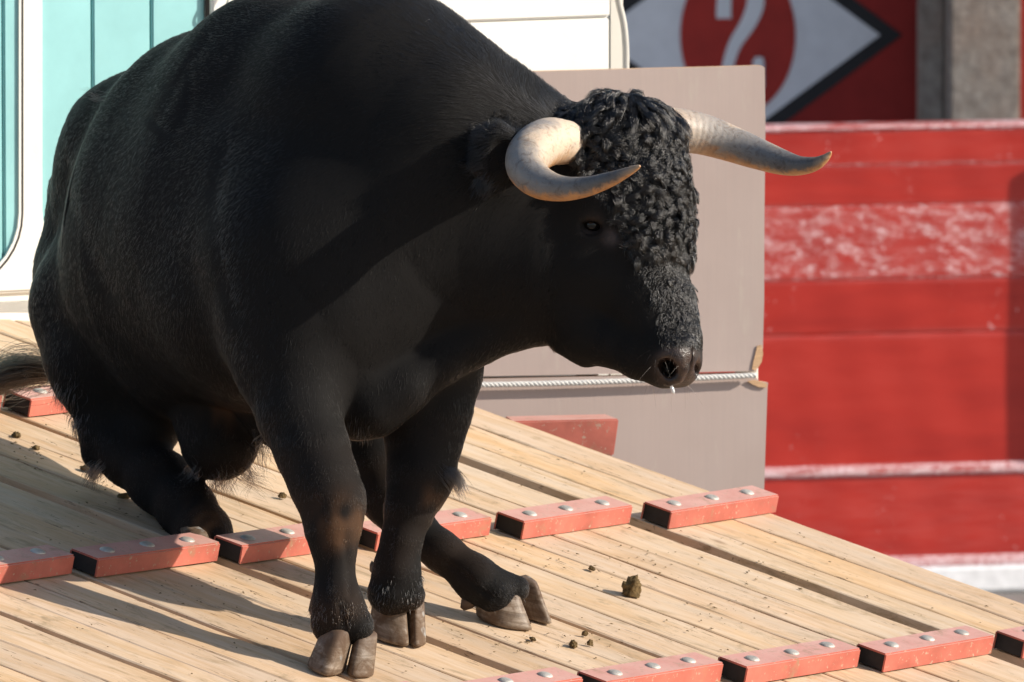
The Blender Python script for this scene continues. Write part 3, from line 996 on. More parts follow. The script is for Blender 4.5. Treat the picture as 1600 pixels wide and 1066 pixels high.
# skull
chain([(962, 231, .02, 77), (982, 318, .0, 84), (987, 395, -.03, 82), (1000, 460, -.06, 66), (1028, 530, -.10, 52)], .03)
cone((1006, 224, .05, 48), (1016, 250, .04, 42), .03)
chain([(925, 260, .0, 70), (930, 350, -.03, 74), (925, 430, -.03, 80), (912, 480, -.03, 62)], .03)
chain([(905, 480, -.03, 58), (925, 520, -.05, 46), (960, 535, -.08, 36), (1000, 556, -.10, 34)], .025)
cone((1000, 555, -.11, 36), (1035, 562, -.12, 38), .02)
cone((1044, 556, -.13, 46), (1058, 562, -.10, 40), .02)         # muzzle
cone((1040, 575, -.115, 30), (1062, 578, -.11, 26), .015)
cone((1050, 470, -.07, 32), (1060, 520, -.09, 34), .03)         # nose bone
cone((895, 300, -.04, 34), (935, 322, -.085, 30), .03)          # brow ridge over the near eye
cone((905, 395, -.06, 40), (960, 440, -.08, 32), .03)           # cheek bone
cone((915, 560, -.05, 10), (880, 535, -.03, 18), .02)           # loose skin of the jaw
# ear behind the near horn
chain([(850, 246, -.08, 22), (812, 234, -.125, 26), (778, 232, -.145, 37), (770, 258, -.145, 32), (772, 284, -.135, 20)], .012)
# carving: nostril, mouth line, eye socket, ear cup, creases
chain([(1036, 555, -.166, 6), (1042, 568, -.168, 14), (1051, 581, -.167, 15)], .008, 's')
cone((1046, 574, -.160, 14), (1043, 577, -.105, 11), .006, 's')
cone((1090, 572, -.13, 7), (1086, 580, -.11, 7), .008, 's')
chain([(1078, 548, -.155, 3), (1076, 575, -.158, 3), (1070, 592, -.15, 3)], .010, 's')
chain([(1010, 596, -.155, 2.5), (975, 585, -.15, 2.5), (945, 560, -.14, 2.5), (930, 540, -.13, 2)], .006, 's')
cone((925, 352, -.118, 17), None, .012, 's')
chain([(792, 234, -.205, 27), (784, 256, -.205, 24), (781, 278, -.190, 15)], .008, 's')
EYE = (925, 351.5, -.0945)
# lids
chain([(903, 346, -.106, 4.5), (914, 339, -.115, 6), (927, 338, -.120, 6), (940, 344, -.118, 5), (947, 356, -.110, 4)], .010)
chain([(907, 352, -.108, 3.5), (915, 362, -.114, 3.5), (928, 366, -.116, 3.5), (940, 362, -.115, 3.5), (947, 356, -.112, 3)], .006)
chain([(899, 332, -.10, 4), (915, 321, -.108, 5), (936, 320, -.112, 5), (952, 334, -.11, 4)], .014)
# rim of the nostril
chain([(1034, 558, -.158, 5), (1046, 554, -.165, 5), (1060, 562, -.168, 6), (1066, 576, -.165, 6), (1060, 591, -.160, 5), (1046, 597, -.155, 5)], .012)
# muscle and skin creases along the trunk
for ln_ in ([(330, 300, .0, 5), (345, 360, -.03, 6), (352, 420, -.05, 6), (372, 470, -.05, 5)],
            [(245, 180, .58, 5), (285, 130, .50, 5), (325, 60, .45, 4)], [(240, 190, .58, 5), (262, 205, .56, 5), (285, 190, .52, 5), (298, 150, .48, 4)],
            [(120, 340, .78, 7), (135, 400, .74, 7), (165, 450, .68, 5)],
            [(860, 470, -.1, 3), (872, 400, -.1, 3), (878, 340, -.1, 3)], [(845, 480, -.12, 3), (858, 420, -.12, 3), (862, 360, -.1, 3)],
            [(600, 400, -.25, 4), (660, 470, -.2, 5), (700, 500, -.16, 4)], [(480, 440, -.2, 4), (520, 500, -.22, 4)]):
    pass
CREASES = []


def sdf(p, prims=None):
    d = None
    for a, ra, b, rb, k, op in (PRIMS if prims is None else prims):
        ba = b - a
        l2 = float(ba @ ba)
        pa = p - a
        if l2 > 1e-12:
            t = np.clip((pa @ ba) / l2, 0, 1)
            e = pa - t[:, None] * ba
            r = ra + (rb - ra) * t
        else:
            e = pa; r = ra
        q = np.sqrt(np.einsum('ij,ij->i', e, e)) - r
        if d is None: d = q
        elif op == 'u':
            h = np.maximum(k - np.abs(d - q), 0) / k
            d = np.minimum(d, q) - h * h * k * .25
        else:
            h = np.maximum(k - np.abs(d + q), 0) / k
            d = np.maximum(d, -q) + h * h * k * .25
    return d


VOX = 0.0042
allp = np.array([q for pr in PRIMS for q in (pr[0] - pr[1], pr[0] + pr[1], pr[2] - pr[3], pr[2] + pr[3])])
lo = allp.min(0) - .05; hi = allp.max(0) + .05
CO = 6
nb = np.ceil((hi - lo) / (VOX * CO)).astype(int)
dims = nb * CO
cx = [lo[i] + (np.arange(nb[i]) + .5) * VOX * CO - VOX * .5 for i in range(3)]
G = np.stack(np.meshgrid(*cx, indexing='ij'), -1).reshape(-1, 3)
dc = sdf(G).reshape(nb)
field = np.repeat(np.repeat(np.repeat(dc, CO, 0), CO, 1), CO, 2).astype(np.float32)
field = np.clip(field, -.03, .03)
act = np.argwhere(np.abs(dc) < VOX * CO * 1.05 + .008)
sub = np.stack(np.meshgrid(*[np.arange(CO)] * 3, indexing='ij'), -1).reshape(-1, 3)
def near_prims(c, rad):
    out = []
    for pr in PRIMS:
        a, ra, b, rb, k, op = pr
        ba = b - a
        l2 = float(ba @ ba)
        t = min(1, max(0, float((c - a) @ ba) / l2)) if l2 > 1e-12 else 0
        if np.linalg.norm(c - a - t * ba) - max(ra, rb) < rad + .045 + k: out.append(pr)
    if not any(p_[5] == 'u' for p_ in out): return PRIMS
    while out[0][5] != 'u': out.append(out.pop(0))
    return out


key = act // 5
uq, inv = np.unique(key, axis=0, return_inverse=True)
order = np.argsort(inv.ravel(), kind='stable')
bounds = np.concatenate([[0], np.cumsum(np.bincount(inv.ravel()))])
for q_ in range(len(uq)):
    blk = act[order[bounds[q_]:bounds[q_ + 1]]]
    idx = (blk[:, None, :] * CO + sub[None]).reshape(-1, 3)
    pp = lo + idx * VOX
    c_ = (pp.min(0) + pp.max(0)) / 2
    field[idx[:, 0], idx[:, 1], idx[:, 2]] = sdf(pp, near_prims(c_, np.linalg.norm(pp.max(0) - c_)))
import openvdb
grid = openvdb.FloatGrid(1.0)
grid.copyFromArray(field)
gp, gt, gq = grid.convertToPolygons(isovalue=0.0, adaptivity=0.0)
del field
gp = np.asarray(gp, float) * VOX + lo
gq = np.asarray(gq, np.int64)
# keep the largest piece only: flood by union of quads
from collections import deque
me = bpy.data.meshes.new('body')
me.from_pydata(gp.tolist(), [], gq.tolist())
me.validate(); me.update()
# polish: pull vertices onto the exact surface
co = np.empty(len(me.vertices) * 3); me.vertices.foreach_get('co', co); co = co.reshape(-1, 3)
eps = .0012


def grad(p):
    g_ = np.stack([sdf(p + np.eye(3)[i] * eps) - sdf(p - np.eye(3)[i] * eps) for i in range(3)], -1)
    return g_ / (np.linalg.norm(g_, axis=1, keepdims=True) + 1e-9)


nrm = np.empty(len(me.vertices) * 3); me.vertices.foreach_get('normal', nrm); nrm = nrm.reshape(-1, 3)
if np.mean((sdf(co[:400] + nrm[:400] * .004) > 0)) < .5: raise RuntimeError('normals point inward')


# gentle uneven muscle relief and skin folds
def vnoise(p, f, seed):
    r_ = np.random.default_rng(seed)
    out = np.zeros(len(p))
    for k in range(9):
        w = r_.normal(size=3) * f * (.7 + .22 * k)
        out += np.sin(p @ w + r_.random() * 6.28) / (1 + .25 * k)
    return out / 3.0


relief = .0018 * vnoise(co, 6.0, 1) + .0016 * vnoise(co, 19.0, 2)


def pix(p):
    q = p - CAMP
    z = q @ CF
    return 800 + FPX * (q @ CR) / z, 533 - FPX * (q @ CU) / z, z - BD


X_, Y_, Dd = pix(co)
facing = -(nrm @ CF)


def crease(pts, width, depth, only=lambda: 1):
    """a fold pressed into the near flank along a line of points"""
    c = catmull([(x, y, 0) for x, y in pts], 6)[:, :2]
    best = np.full(len(X_), 1e9)
    for a, b in zip(c[:-1], c[1:]):
        ab = b - a
        t = np.clip(((X_ - a[0]) * ab[0] + (Y_ - a[1]) * ab[1]) / (ab @ ab + 1e-9), 0, 1)
        best = np.minimum(best, np.hypot(X_ - a[0] - t * ab[0], Y_ - a[1] - t * ab[1]))
    return -.45 * depth * np.exp(-(best / (width * 1.5)) ** 2) * (facing > .15)


relief += crease([(352, 230), (338, 300), (340, 380), (352, 440), (368, 490)], 9, .007)
relief += crease([(325, 66), (285, 115), (262, 160), (246, 190)], 6, .005)
relief += crease([(297, 118), (296, 160), (280, 200), (262, 206), (246, 192)], 5, .004)
relief += crease([(112, 320), (128, 370), (150, 420), (170, 455)], 9, .006)
relief += crease([(103, 260), (106, 340), (112, 420), (125, 500)], 9, .005)
relief += crease([(440, 420), (470, 455), (500, 490)], 9, .004)
relief += crease([(640, 405), (670, 450), (715, 480)], 10, .004)
for k_, xx in enumerate((848, 860, 872)):
    relief += crease([(xx + 6 * k_, 345 + 20 * k_), (xx - 4, 400), (xx + 7 - 3 * k_, 455 + 14 * k_)], 5, .0012)
relief += crease([(940, 500), (930, 530), (925, 548)], 4, .003)
relief += crease([(956, 520), (962, 545), (975, 562)], 4, .0035)
relief += crease([(511, 850), (508, 890), (510, 935)], 4, .008)
relief += crease([(541, 850), (545, 890), (548, 930)], 4, .006)
relief += crease([(612, 830), (606, 870), (602, 900)], 4, .007)
relief += crease([(533, 945), (538, 975)], 4, .012)
relief += crease([(495, 780), (505, 810), (508, 838)], 5, .008)
relief += crease([(700, 880), (745, 915), (775, 935)], 4, .006)
relief += crease([(420, 540), (418, 480), (412, 430)], 8, .004)
hsk = (X_ > 860) & (Y_ > 140) & (Y_ < 620)
co2 = co + nrm * (relief * np.where(hsk, .6, 1))[:, None]
me.vertices.foreach_set('co', co2.ravel())

# surface attributes: trodden dirt on the joints, bare wet muzzle and lids
def blob(x, y, r, dmax=None):
    m = np.exp(-((X_ - x) ** 2 + (Y_ - y) ** 2) / r ** 2)
    return m if dmax is None else m * (Dd < dmax)


nz = .5 + .9 * vnoise(co2, 55, 4)
legdust = .10 * np.clip((Y_ - 640) / 120, 0, 1) * np.clip(.6 + vnoise(co2, 22, 6), 0, 1.6)
dirt = np.clip((blob(533, 818, 30, .0) * 2.6 + blob(676, 782, 18) * .9 + blob(330, 815, 34) * 1.0 + blob(352, 650, 26) * .5) * np.clip(nz, 0, 1.2) + legdust, 0, 1)
bare = np.clip(1.4 * np.exp(-(((X_ - 1063) / 38) ** 2 + ((Y_ - 572) / 32) ** 2) ** 2) * (Dd < .0), 0, 1) * np.clip((Y_ - 536) / 10, 0, 1)
bare = np.maximum(bare, .45 * blob(927, 352, 17, .0))
bare = np.maximum(bare, 1.0 * blob(955, 372, 13, .0))
for nm, arr in (('dirt', dirt), ('bare', bare)):
    at = me.attributes.new(nm, 'FLOAT', 'POINT')
    at.data.foreach_set('value', arr.astype(np.float32))
me.polygons.foreach_set('use_smooth', np.ones(len(me.polygons), bool))
me.materials.append(M['hide'])
me.update()
foot = ramp_pt(560, 985)
bull = empty('bull', foot, 'black fighting bull with curly forehead and pale curved horns stepping down the ramp', 'bull')
body = link(bpy.data.objects.new('body', me), bull)

# ------------------------------------------------------------------ horns
def horn(pts, name, sidevec):
    c = catmull([(*BP(x, y, d), r * (BD + d) / FPX) for x, y, r, d in pts], 10)
    p3, rad = c[:, :3], np.maximum(c[:, 3], .0008)
    rad = rad * (1 + .010 * np.sin(np.arange(len(rad)) * 1.9) * np.clip(1 - np.arange(len(rad)) / (len(rad) * .4), 0, 1))
    v_, f_ = tube(p3, rad, 28)
    ob = mesh_ob(name, v_, f_, M['horn'], bull, True)
    L = np.concatenate([[0], np.cumsum(np.linalg.norm(np.diff(p3, axis=0), axis=1))]); L /= L[-1]
    al = np.repeat(L, 28)
    va = np.array([tuple(v) for v in v_])
    ctr = np.repeat(p3, 28, 0); rr = np.repeat(rad, 28)
    side = ((va - ctr) @ np.array(sidevec)) / rr * .5 + .5
    under = ((va - ctr) @ np.array([0, .15, -1.0])) / rr * .5 + .5
    for nm, arr in (('along', al), ('side', side), ('under', under)):
        at = ob.data.attributes.new(nm, 'FLOAT', 'POINT'); at.data.foreach_set('value', arr.astype(np.float32))
    return ob


horn([(925, 226, 33, .05), (885, 223, 35, -.06), (856, 222, 38, -.11), (830, 238, 36.5, -.17), (822, 262, 31, -.22), (842, 284, 26.5, -.26), (876, 294.5, 20.5, -.30),
      (915, 292, 16.2, -.33), (952, 281, 12.2, -.36), (978, 270, 8.0, -.38), (994, 262.5, 4.6, -.39), (1000, 259.5, 2.0, -.395)], 'horn', (-.75, -.45, .1))
horn([(1020, 200, 34, .06), (1062, 203.5, 34, .10), (1100, 210.5, 32, .12), (1140, 224, 28.5, .12), (1180, 239, 25, .10), (1220, 253, 20.3, .06), (1248, 259, 15.5, .03),
      (1272, 256.5, 11.5, .01), (1287, 249, 7.4, .0), (1295, 242, 4.4, -.005), (1298.5, 237.5, 1.6, -.01)], 'horn', (.2, -.9, .1))

# ------------------------------------------------------------------ eye
t = NT('dark_bull_eye')
M['eye'] = t.set((0.010, 0.007, 0.006), 0.10, 0.35)
bm = bmesh.new()
bmesh.ops.create_uvsphere(bm, u_segments=32, v_segments=20, radius=.0205)
bm_ob('eye', bm, M['eye'], bull, True, Matrix.Translation(Vector(BP(*EYE))))

# ------------------------------------------------------------------ hooves: two claws per foot on the ramp
def claw(px, py, head, lng=.105, wid=.058, hgt=.082, inward=1, lift=0.0, tilt=0.0, lab=None):
    base = ramp_pt(px, py) + N * (lift + .001)
    t_ = np.array([head[0], head[1], 0.0]); t_ -= N * (t_ @ N); t_ /= np.linalg.norm(t_)
    l_ = np.cross(N, t_)
    if tilt:
        t2 = t_ * math.cos(tilt) + N * math.sin(tilt); n2 = N * math.cos(tilt) - t_ * math.sin(tilt)
        t_, nn_ = t2, n2
    else: nn_ = N
    bm = bmesh.new()
    rings = []
    ns = 28
    prof = [(0, .90, .93, .0), (.03, .985, .985, 0), (.10, 1.0, 1.0, -.002), (.30, .945, .97, -.010), (.50, .885, .93, -.018), (.70, .83, .89, -.026), (.86, .79, .85, -.032), (.95, .72, .78, -.035), (1.0, .55, .60, -.037)]
    for h, sx, sy, sh in prof:
        ring = []
        for k in range(ns):
            a = 2 * math.pi * k / ns
            ca, sa = math.cos(a), math.sin(a)
            # pointed, slightly incurved toe; rounded heel
            x = lng * .5 * (ca if ca < 0 else ca ** .92)
            wf = 1.0 if ca < 0 else (1 - .42 * ca ** 2.2)
            y = wid * .5 * np.sign(sa) * abs(sa) ** .78 * wf
            if np.sign(sa) == inward: y *= .80
            y += inward * .010 * max(0, ca) ** 2
            # lower heel than toe
            z = hgt * h * (1 - .22 * max(0, -ca))
            rip = 1 + .012 * math.sin(h * 34 + ca)
            ring.append(bm.verts.new((x * sx * rip + sh, y * sy * rip, z)))
        rings.append(ring)
    for i in range(len(rings) - 1):
        for k in range(ns):
            bm.faces.new((rings[i][k], rings[i][(k + 1) % ns], rings[i + 1][(k + 1) % ns], rings[i + 1][k]))
    bm.faces.new(rings[0][::-1]); bm.faces.new(rings[-1])
    ob = bm_ob('hoof_claw', bm, M['hoof'], bull, True, frame(base, t_, l_, nn_))
    if lab: ob['label'] = lab
    return ob


claw(511, 1047, (-.30, -.95), .104, .078, .082, 1)
claw(560, 1052, (.03, -1), .092, .058, .077, -1)
claw(609, 998, (.42, -.90), .112, .072, .088, 1)
claw(645, 1002, (.38, -.92), .096, .048, .082, -1)
claw(787, 975, (.86, -.50), .116, .070, .078, 1)
claw(828, 964, (.86, -.50), .108, .056, .074, -1)
claw(312, 866, (.6, -.8), .085, .05, .045, 1)
claw(342, 860, (.6, -.8), .080, .045, .045, -1)
# dew claws behind the fetlocks
for (x, y, d, dx, dy) in ((590, 886, .02, -10, 9), (736, 936, .30, -14, 16), (496, 950, -.22, -6, 7)):
    a_ = BP(x, y, d); b_ = BP(x + dx, y + dy, d)
    v_, f_ = tube([a_, (a_ + b_) / 2, b_], [.017, .014, .005], 12)
    mesh_ob('dew_claw', v_, f_, M['hoof'], bull, True)

# ------------------------------------------------------------------ coat: strands grown from the skin
me.calc_loop_triangles()
tri = np.empty(len(me.loop_triangles) * 3, np.int64); me.loop_triangles.foreach_get('vertices', tri); tri = tri.reshape(-1, 3)
A_, B_, C_ = co2[tri[:, 0]], co2[tri[:, 1]], co2[tri[:, 2]]
area = .5 * np.linalg.norm(np.cross(B_ - A_, C_ - A_), axis=1)
cum = np.cumsum(area)


def sample(n, weight=None):
    w = area if weight is None else area * weight
    c = np.cumsum(w)
    t = np.searchsorted(c, rng.random(n) * c[-1])
    r1, r2 = np.sqrt(rng.random(n)), rng.random(n)
    b = np.stack([1 - r1, r1 * (1 - r2), r1 * r2], -1)
    vi = tri[t]
    p = np.einsum('nk,nkj->nj', b, co2[vi])
    nn_ = np.einsum('nk,nkj->nj', b, nrm[vi]); nn_ /= np.linalg.norm(nn_, axis=1, keepdims=True) + 1e-9
    return p, nn_, (b * dirt[vi]).sum(1), (b * bare[vi]).sum(1)


# lie of the coat: anchors (px, py, dd) -> direction in camera axes (right, away, up)
FLOW = [((600, 60, 0), (-.75, .5, -.1)), ((760, 150, 0), (-.55, .6, -.55)), ((400, 60, .3), (-.6, .75, -.1)), ((250, 150, .7), (-.6, .7, -.3)),
        ((110, 300, 1.0), (-.2, .2, -1)), ((80, 470, .9), (0, .1, -1)), ((300, 350, .4), (-.35, .4, -.8)), ((500, 300, .0), (-.5, .4, -.7)),
        ((450, 450, -.1), (-.2, .3, -1)), ((600, 450, -.1), (-.2, .2, -1)), ((760, 350, -.1), (-.5, .3, -.8)), ((830, 450, -.1), (-.3, .1, -.9)),
        ((480, 700, -.2), (0, 0, -1)), ((520, 900, -.2), (0, 0, -1)), ((650, 650, .1), (-.1, 0, -1)), ((620, 860, 0), (-.1, 0, -1)),
        ((720, 900, .3), (.7, -.3, -.7)), ((150, 650, .8), (0, 0, -1)), ((270, 780, .6), (.6, -.3, -.8)), ((340, 690, .6), (0, 0, -1)),
        ((930, 300, 0), (-.5, .4, -.6)), ((930, 420, 0), (-.45, .3, -.7)), ((1000, 500, -.1), (-.35, .2, .6)), ((1050, 450, -.1), (-.2, .3, .9)),
        ((600, 640, -.1), (-.2, 0, -1)), ((700, 560, -.05), (-.4, 0, -1)), ((780, 250, -.05), (-.9, 0, .2))]
fp = np.array([BP(*a) for a, _ in FLOW]); fd = np.array([d for _, d in FLOW], float)
fd = fd[:, :1] * CR + fd[:, 1:2] * np.array([0, 1, 0]) + fd[:, 2:] * np.array([0, 0, 1]); fd /= np.linalg.norm(fd, axis=1, keepdims=True)


def flow(p, n_):
    d2 = ((p[:, None, :] - fp[None]) ** 2).sum(-1) + .004
    w = d2 ** -2.0
    d = (w[:, :, None] * fd[None]).sum(1) / w.sum(1)[:, None]
    d -= n_ * (d * n_).sum(1)[:, None]
    return d / (np.linalg.norm(d, axis=1, keepdims=True) + 1e-9)


def nfield(p, f, seed):
    """cheap smooth vector noise from summed sines"""
    r_ = np.random.default_rng(seed)
    out = np.zeros_like(p)
    for k in range(7):
        w = r_.normal(size=(3, 3)) * f * (1 + .35 * k)
        ph = r_.random(3) * 6.28
        out += np.sin(p @ w + ph) / (1 + .4 * k)
    return out / 2.2


def strands(name, pts, rad, dirtv, mat, parent):
    """pts: (n, m, 3); rad: (n, m)"""
    n_, m_ = pts.shape[:2]
    hc = bpy.data.hair_curves.new(name)
    hc.add_curves([m_] * n_)
    hc.points.foreach_set('position', pts.reshape(-1).astype(np.float32))
    at = hc.attributes.new('radius', 'FLOAT', 'POINT') if 'radius' not in hc.attributes else hc.attributes['radius']
    at.data.foreach_set('value', rad.reshape(-1).astype(np.float32))
    at = hc.attributes.new('dirt', 'FLOAT', 'CURVE')
    at.data.foreach_set('value', dirtv.astype(np.float32))
    hc.materials.append(mat)
    ob = bpy.data.objects.new(name, hc)
    return link(ob, parent)


def coat(n, length, lift, radius, seed, weight=None, wav=.25, lenfn=None):
    p, n_, dv, bv = sample(n, weight)
    ex_, ey_, _ = pix(p)
    keep = (rng.random(n) > bv * 1.3) & (np.hypot((ex_ - 926) / 24, (ey_ - 352) / 17) > 1)
    p, n_, dv = p[keep], n_[keep], dv[keep]
    f_ = flow(p, n_)
    ns = nfield(p, 38, seed) * wav + nfield(p, 9, seed + 1) * wav * .8
    d = f_ + ns + rng.normal(size=p.shape) * .12
    d -= n_ * (d * n_).sum(1)[:, None]; d /= np.linalg.norm(d, axis=1, keepdims=True)
    L = length * (.6 + .8 * rng.random(len(p)))
    if lenfn is not None: L = L * lenfn(p)
    m_ = 4
    tt = np.linspace(0, 1, m_)
    lf = lift * (.6 + .8 * rng.random(len(p)))
    pts = p[:, None] - n_[:, None] * .001 + L[:, None, None] * (d[:, None] * (tt ** 1.0)[None, :, None] + n_[:, None] * (lf[:, None] * (tt - .45 * tt ** 2)[None])[:, :, None])
    rad = radius * np.array([1, .9, .65, .12])[None] * np.ones((len(p), 1))
    return pts, rad, dv


xx, yy, _ = pix((A_ + B_ + C_) / 3)
headw = np.where((xx > 850) & (yy > 140) & (yy < 620), 2.2, 1.0) * np.where((yy > 640), 1.7, 1.0)


def len_face(p):
    x, y, _ = pix(p)
    face = (x > 870) & (y > 250)
    legs = y > 690
    hump = np.clip((x - 560) / 150, 0, 1) * (y < 230) * (x < 930)
    ear = np.exp(-((x - 765) ** 2 + (y - 235) ** 2) / 55 ** 2)
    return np.where(face, .55, np.where(legs, .75, 1.0)) * (1 + .9 * hump + 1.0 * ear)


pts, rad, dv = coat(FUR_N, .0120, .20, .00025, 3, headw, .15, len_face)
strands('short_coat', pts, rad, dv, M['fur'], body)
# paler hair: leg dust, and sun sheen put into the colour on legs and crest
pts, rad, dv = coat(100000, .0070, .16, .00024, 13, np.clip((yy - 690) / 60, 0, 1) + .40 * np.clip((xx - 560) / 80, 0, 1) * (yy < 260) * (xx < 900), .30)
strands('dusty_sheen_coat', pts, rad, dv, M['dustsheenfur'], body)

# longer tufts: crest of the neck, rear of the knees, brisket, sheath, ear rim
def tufts(specs, name, mat, radius=.00032, m_=7):
    allp, allr, alld = [], [], []
    for (x, y, r, n, L, dirv, wav) in specs:
        cx_, cy_, _ = pix((A_ + B_ + C_) / 3)
        w = np.exp(-((cx_ - x) ** 2 + (cy_ - y) ** 2) / (r * r)) ** 2 * ((nrm[tri[:, 0]] @ CF) < .45)
        p, n_, dv_, _b = sample(n, w)
        dd = np.array(dirv[0] * CR + dirv[1] * np.array([0, 1, 0]) + dirv[2] * np.array([0, 0, 1]))
        d = dd[None] / np.linalg.norm(dd) + nfield(p, 60, 21) * .30 + rng.normal(size=p.shape) * .12
        Ls = L * (.5 + .7 * rng.random(len(p)))
        tt = np.linspace(0, 1, m_)
        wv = nfield(p, 25, 31) * wav
        base = p[:, None] + Ls[:, None, None] * (d[:, None] * tt[None, :, None] + n_[:, None] * (.35 * tt * (1 - .5 * tt))[None, :, None])
        base = base + Ls[:, None, None] * wv[:, None] * np.sin(tt * 5.0)[None, :, None] * .5 - np.array([0, 0, 1.0]) * (Ls[:, None] * .25 * tt[None] ** 2)[:, :, None]
        allp.append(base); allr.append(radius * (1 - .85 * tt ** 2)[None] * np.ones((len(p), 1))); alld.append(dv_)
    return strands(name, np.concatenate(allp), np.concatenate(allr), np.concatenate(alld), mat, body)


tufts([(720, 50, 45, 1100, .032, (-.5, .3, -.1), .3), (790, 100, 45, 1100, .026, (-.4, .3, -.3), .3),
       (152, 152, 10, 50, .022, (-.6, .1, .1), .3), (700, 742, 13, 420, .028, (.5, 0, -.45), .3), (150, 735, 14, 240, .028, (-.5, 0, -.6), .3), (100, 610, 30, 160, .018, (-.15, 0, -1), .3), (125, 660, 22, 140, .018, (-.2, 0, -1), .3),
       (560, 665, 20, 100, .014, (0, 0, -1), .3),
       (398, 690, 16, 90, .040, (.35, 0, -.9), 1.1), (388, 735, 16, 90, .036, (.5, 0, -.7), 1.2), (300, 735, 16, 90, .040, (-.2, 0, -1), .7), (345, 752, 24, 160, .026, (.1, 0, -1), .6),
       (745, 205, 16, 420, .013, (-.8, 0, .35), .2), (742, 245, 22, 520, .013, (-.9, 0, -.2), .2), (780, 192, 22, 420, .013, (.2, 0, .8), .2), (820, 205, 18, 260, .013, (.3, 0, .7), .2), (757, 290, 20, 380, .013, (-.7, 0, -.6), .2),
       (500, 960, 16, 66, .008, (-.2, -.2, -1), .2), (540, 960, 20, 78, .008, (.1, -.2, -1), .2), (575, 960, 14, 48, .008, (.3, 0, -.8), .2),
       (600, 925, 20, 72, .008, (-.1, -.2, -1), .2), (645, 930, 16, 60, .008, (.2, -.1, -1), .2), (790, 925, 22, 66, .008, (.5, -.3, -.6), .2), (658, 905, 12, 36, .008, (.5, 0, -.5), .2)],
      'long_tufts', M['curl'])

# ------------------------------------------------------------------ curls over poll and forehead
front = np.array([(895, 150), (930, 140), (1060, 150), (1095, 250), (1110, 400), (1110, 535), (1052, 535), (1050, 490), (1034, 440), (1002, 385), (978, 325), (944, 285), (905, 240), (880, 175)], float)


def inside(px, py, poly):
    r = np.zeros(len(px), bool)
    j = len(poly) - 1
    for i in range(len(poly)):
        xi, yi = poly[i]; xj, yj = poly[j]
        c = ((yi > py) != (yj > py)) & (px < (xj - xi) * (py - yi) / (yj - yi + 1e-9) + xi)
        r ^= c; j = i
    return r


cxm, cym, cdm = pix((A_ + B_ + C_) / 3)
wf = inside(cxm, cym, front) & (cdm < .20) & ((cym < 395) | (cxm > 1036 + .14 * (cym - 395)))
lp, ln_, _, _ = sample(4200, wf.astype(float) * np.where(cym < 390, 1.0, .8))
chosen = []
ly = pix(lp)[1]
for i in range(len(lp)):
    rmin = .0088 if ly[i] < 390 else .0110
    if rng.random() < .08: continue
    if not chosen or np.min(((lp[chosen] - lp[i]) ** 2).sum(1)) > rmin ** 2: chosen.append(i)
lp, ln_ = lp[chosen], ln_[chosen]
lx, ly, _ = pix(lp)
down = np.array([-.12, -.1, -1.0])
dn_ = down[None] - ln_ * (ln_ @ down)[:, None]; dn_ /= np.linalg.norm(dn_, axis=1, keepdims=True) + 1e-9
swirl = nfield(lp, 34, 77)
m_ = 20
tt = np.linspace(0, 1, m_)
PTS, RAD = [], []
for i in range(len(lp)):
    x, y = lx[i], ly[i]
    if y > 400 and rng.random() < .85: continue
    low = np.clip((y - 360) / 90, 0, 1)           # the hair shortens and flattens down the nose
    top = np.clip((235 - y) / 60, 0, 1)            # long loose waves on the poll, tight curls below
    size = 1.0 - .40 * low
    side = np.cross(ln_[i], dn_[i])
    a = rng.normal() * (.35 * top + 1.1 * (1 - top) * (1 - low) + .5 * low) + swirl[i, 0] * .7
    d = dn_[i] * math.cos(a) + side * math.sin(a)
    s2 = np.cross(ln_[i], d)
    L = (.054 * top + .040 * (1 - top)) * size * rng.uniform(.7, 1.3)
    R = (.0056 * top + .0054 * (1 - top)) * size * rng.uniform(.6, 1.4) * (1 - .45 * low)
    turns = (rng.uniform(.7, 1.3) * top + rng.uniform(1.0, 1.9) * (1 - top)) * (1 if rng.random() < .5 else -1)
    ph = rng.random() * 6.28
    nh = 64
    hh = (np.arange(nh) / nh - .5)[:, None]
    off = rng.normal(size=(nh, 2)) * .0027 * size
    amp = R * np.minimum(1, .25 + tt * 2.2)[None] * (1 + rng.normal(size=(nh, 1)) * .16)
    la = ph + hh * 1.3 + (turns * (1 + rng.normal(size=(nh, 1)) * .07)) * 2 * math.pi * tt[None]
    Ls = L * (.75 + .5 * rng.random((nh, 1)))
    hv = rng.uniform(.35, 1.6)
    rise = hv * (.0105 - .0080 * low) * size * np.sin(np.clip(tt * 1.05, 0, 1) * math.pi) + .0008
    q = (lp[i][None, None] + off[:, :1, None] * s2 + off[:, 1:, None] * .8 * d
         + (Ls * tt[None])[:, :, None] * d + (amp * np.cos(la))[:, :, None] * s2
         + (rise[None] + np.abs(off[:, :1]) * .3 + amp * (1 + np.sin(la)) * .55 * (1 - .4 * low))[:, :, None] * ln_[i])
    PTS.append(q); RAD.append(np.repeat((.00026 * (1 - .7 * tt ** 3))[None], nh, 0))
PTS = np.concatenate(PTS); RAD = np.concatenate(RAD)
print('curl strands', len(PTS), 'locks', len(lp))
strands('forehead_curls', PTS, RAD, np.zeros(len(PTS)), M['curl'], body)
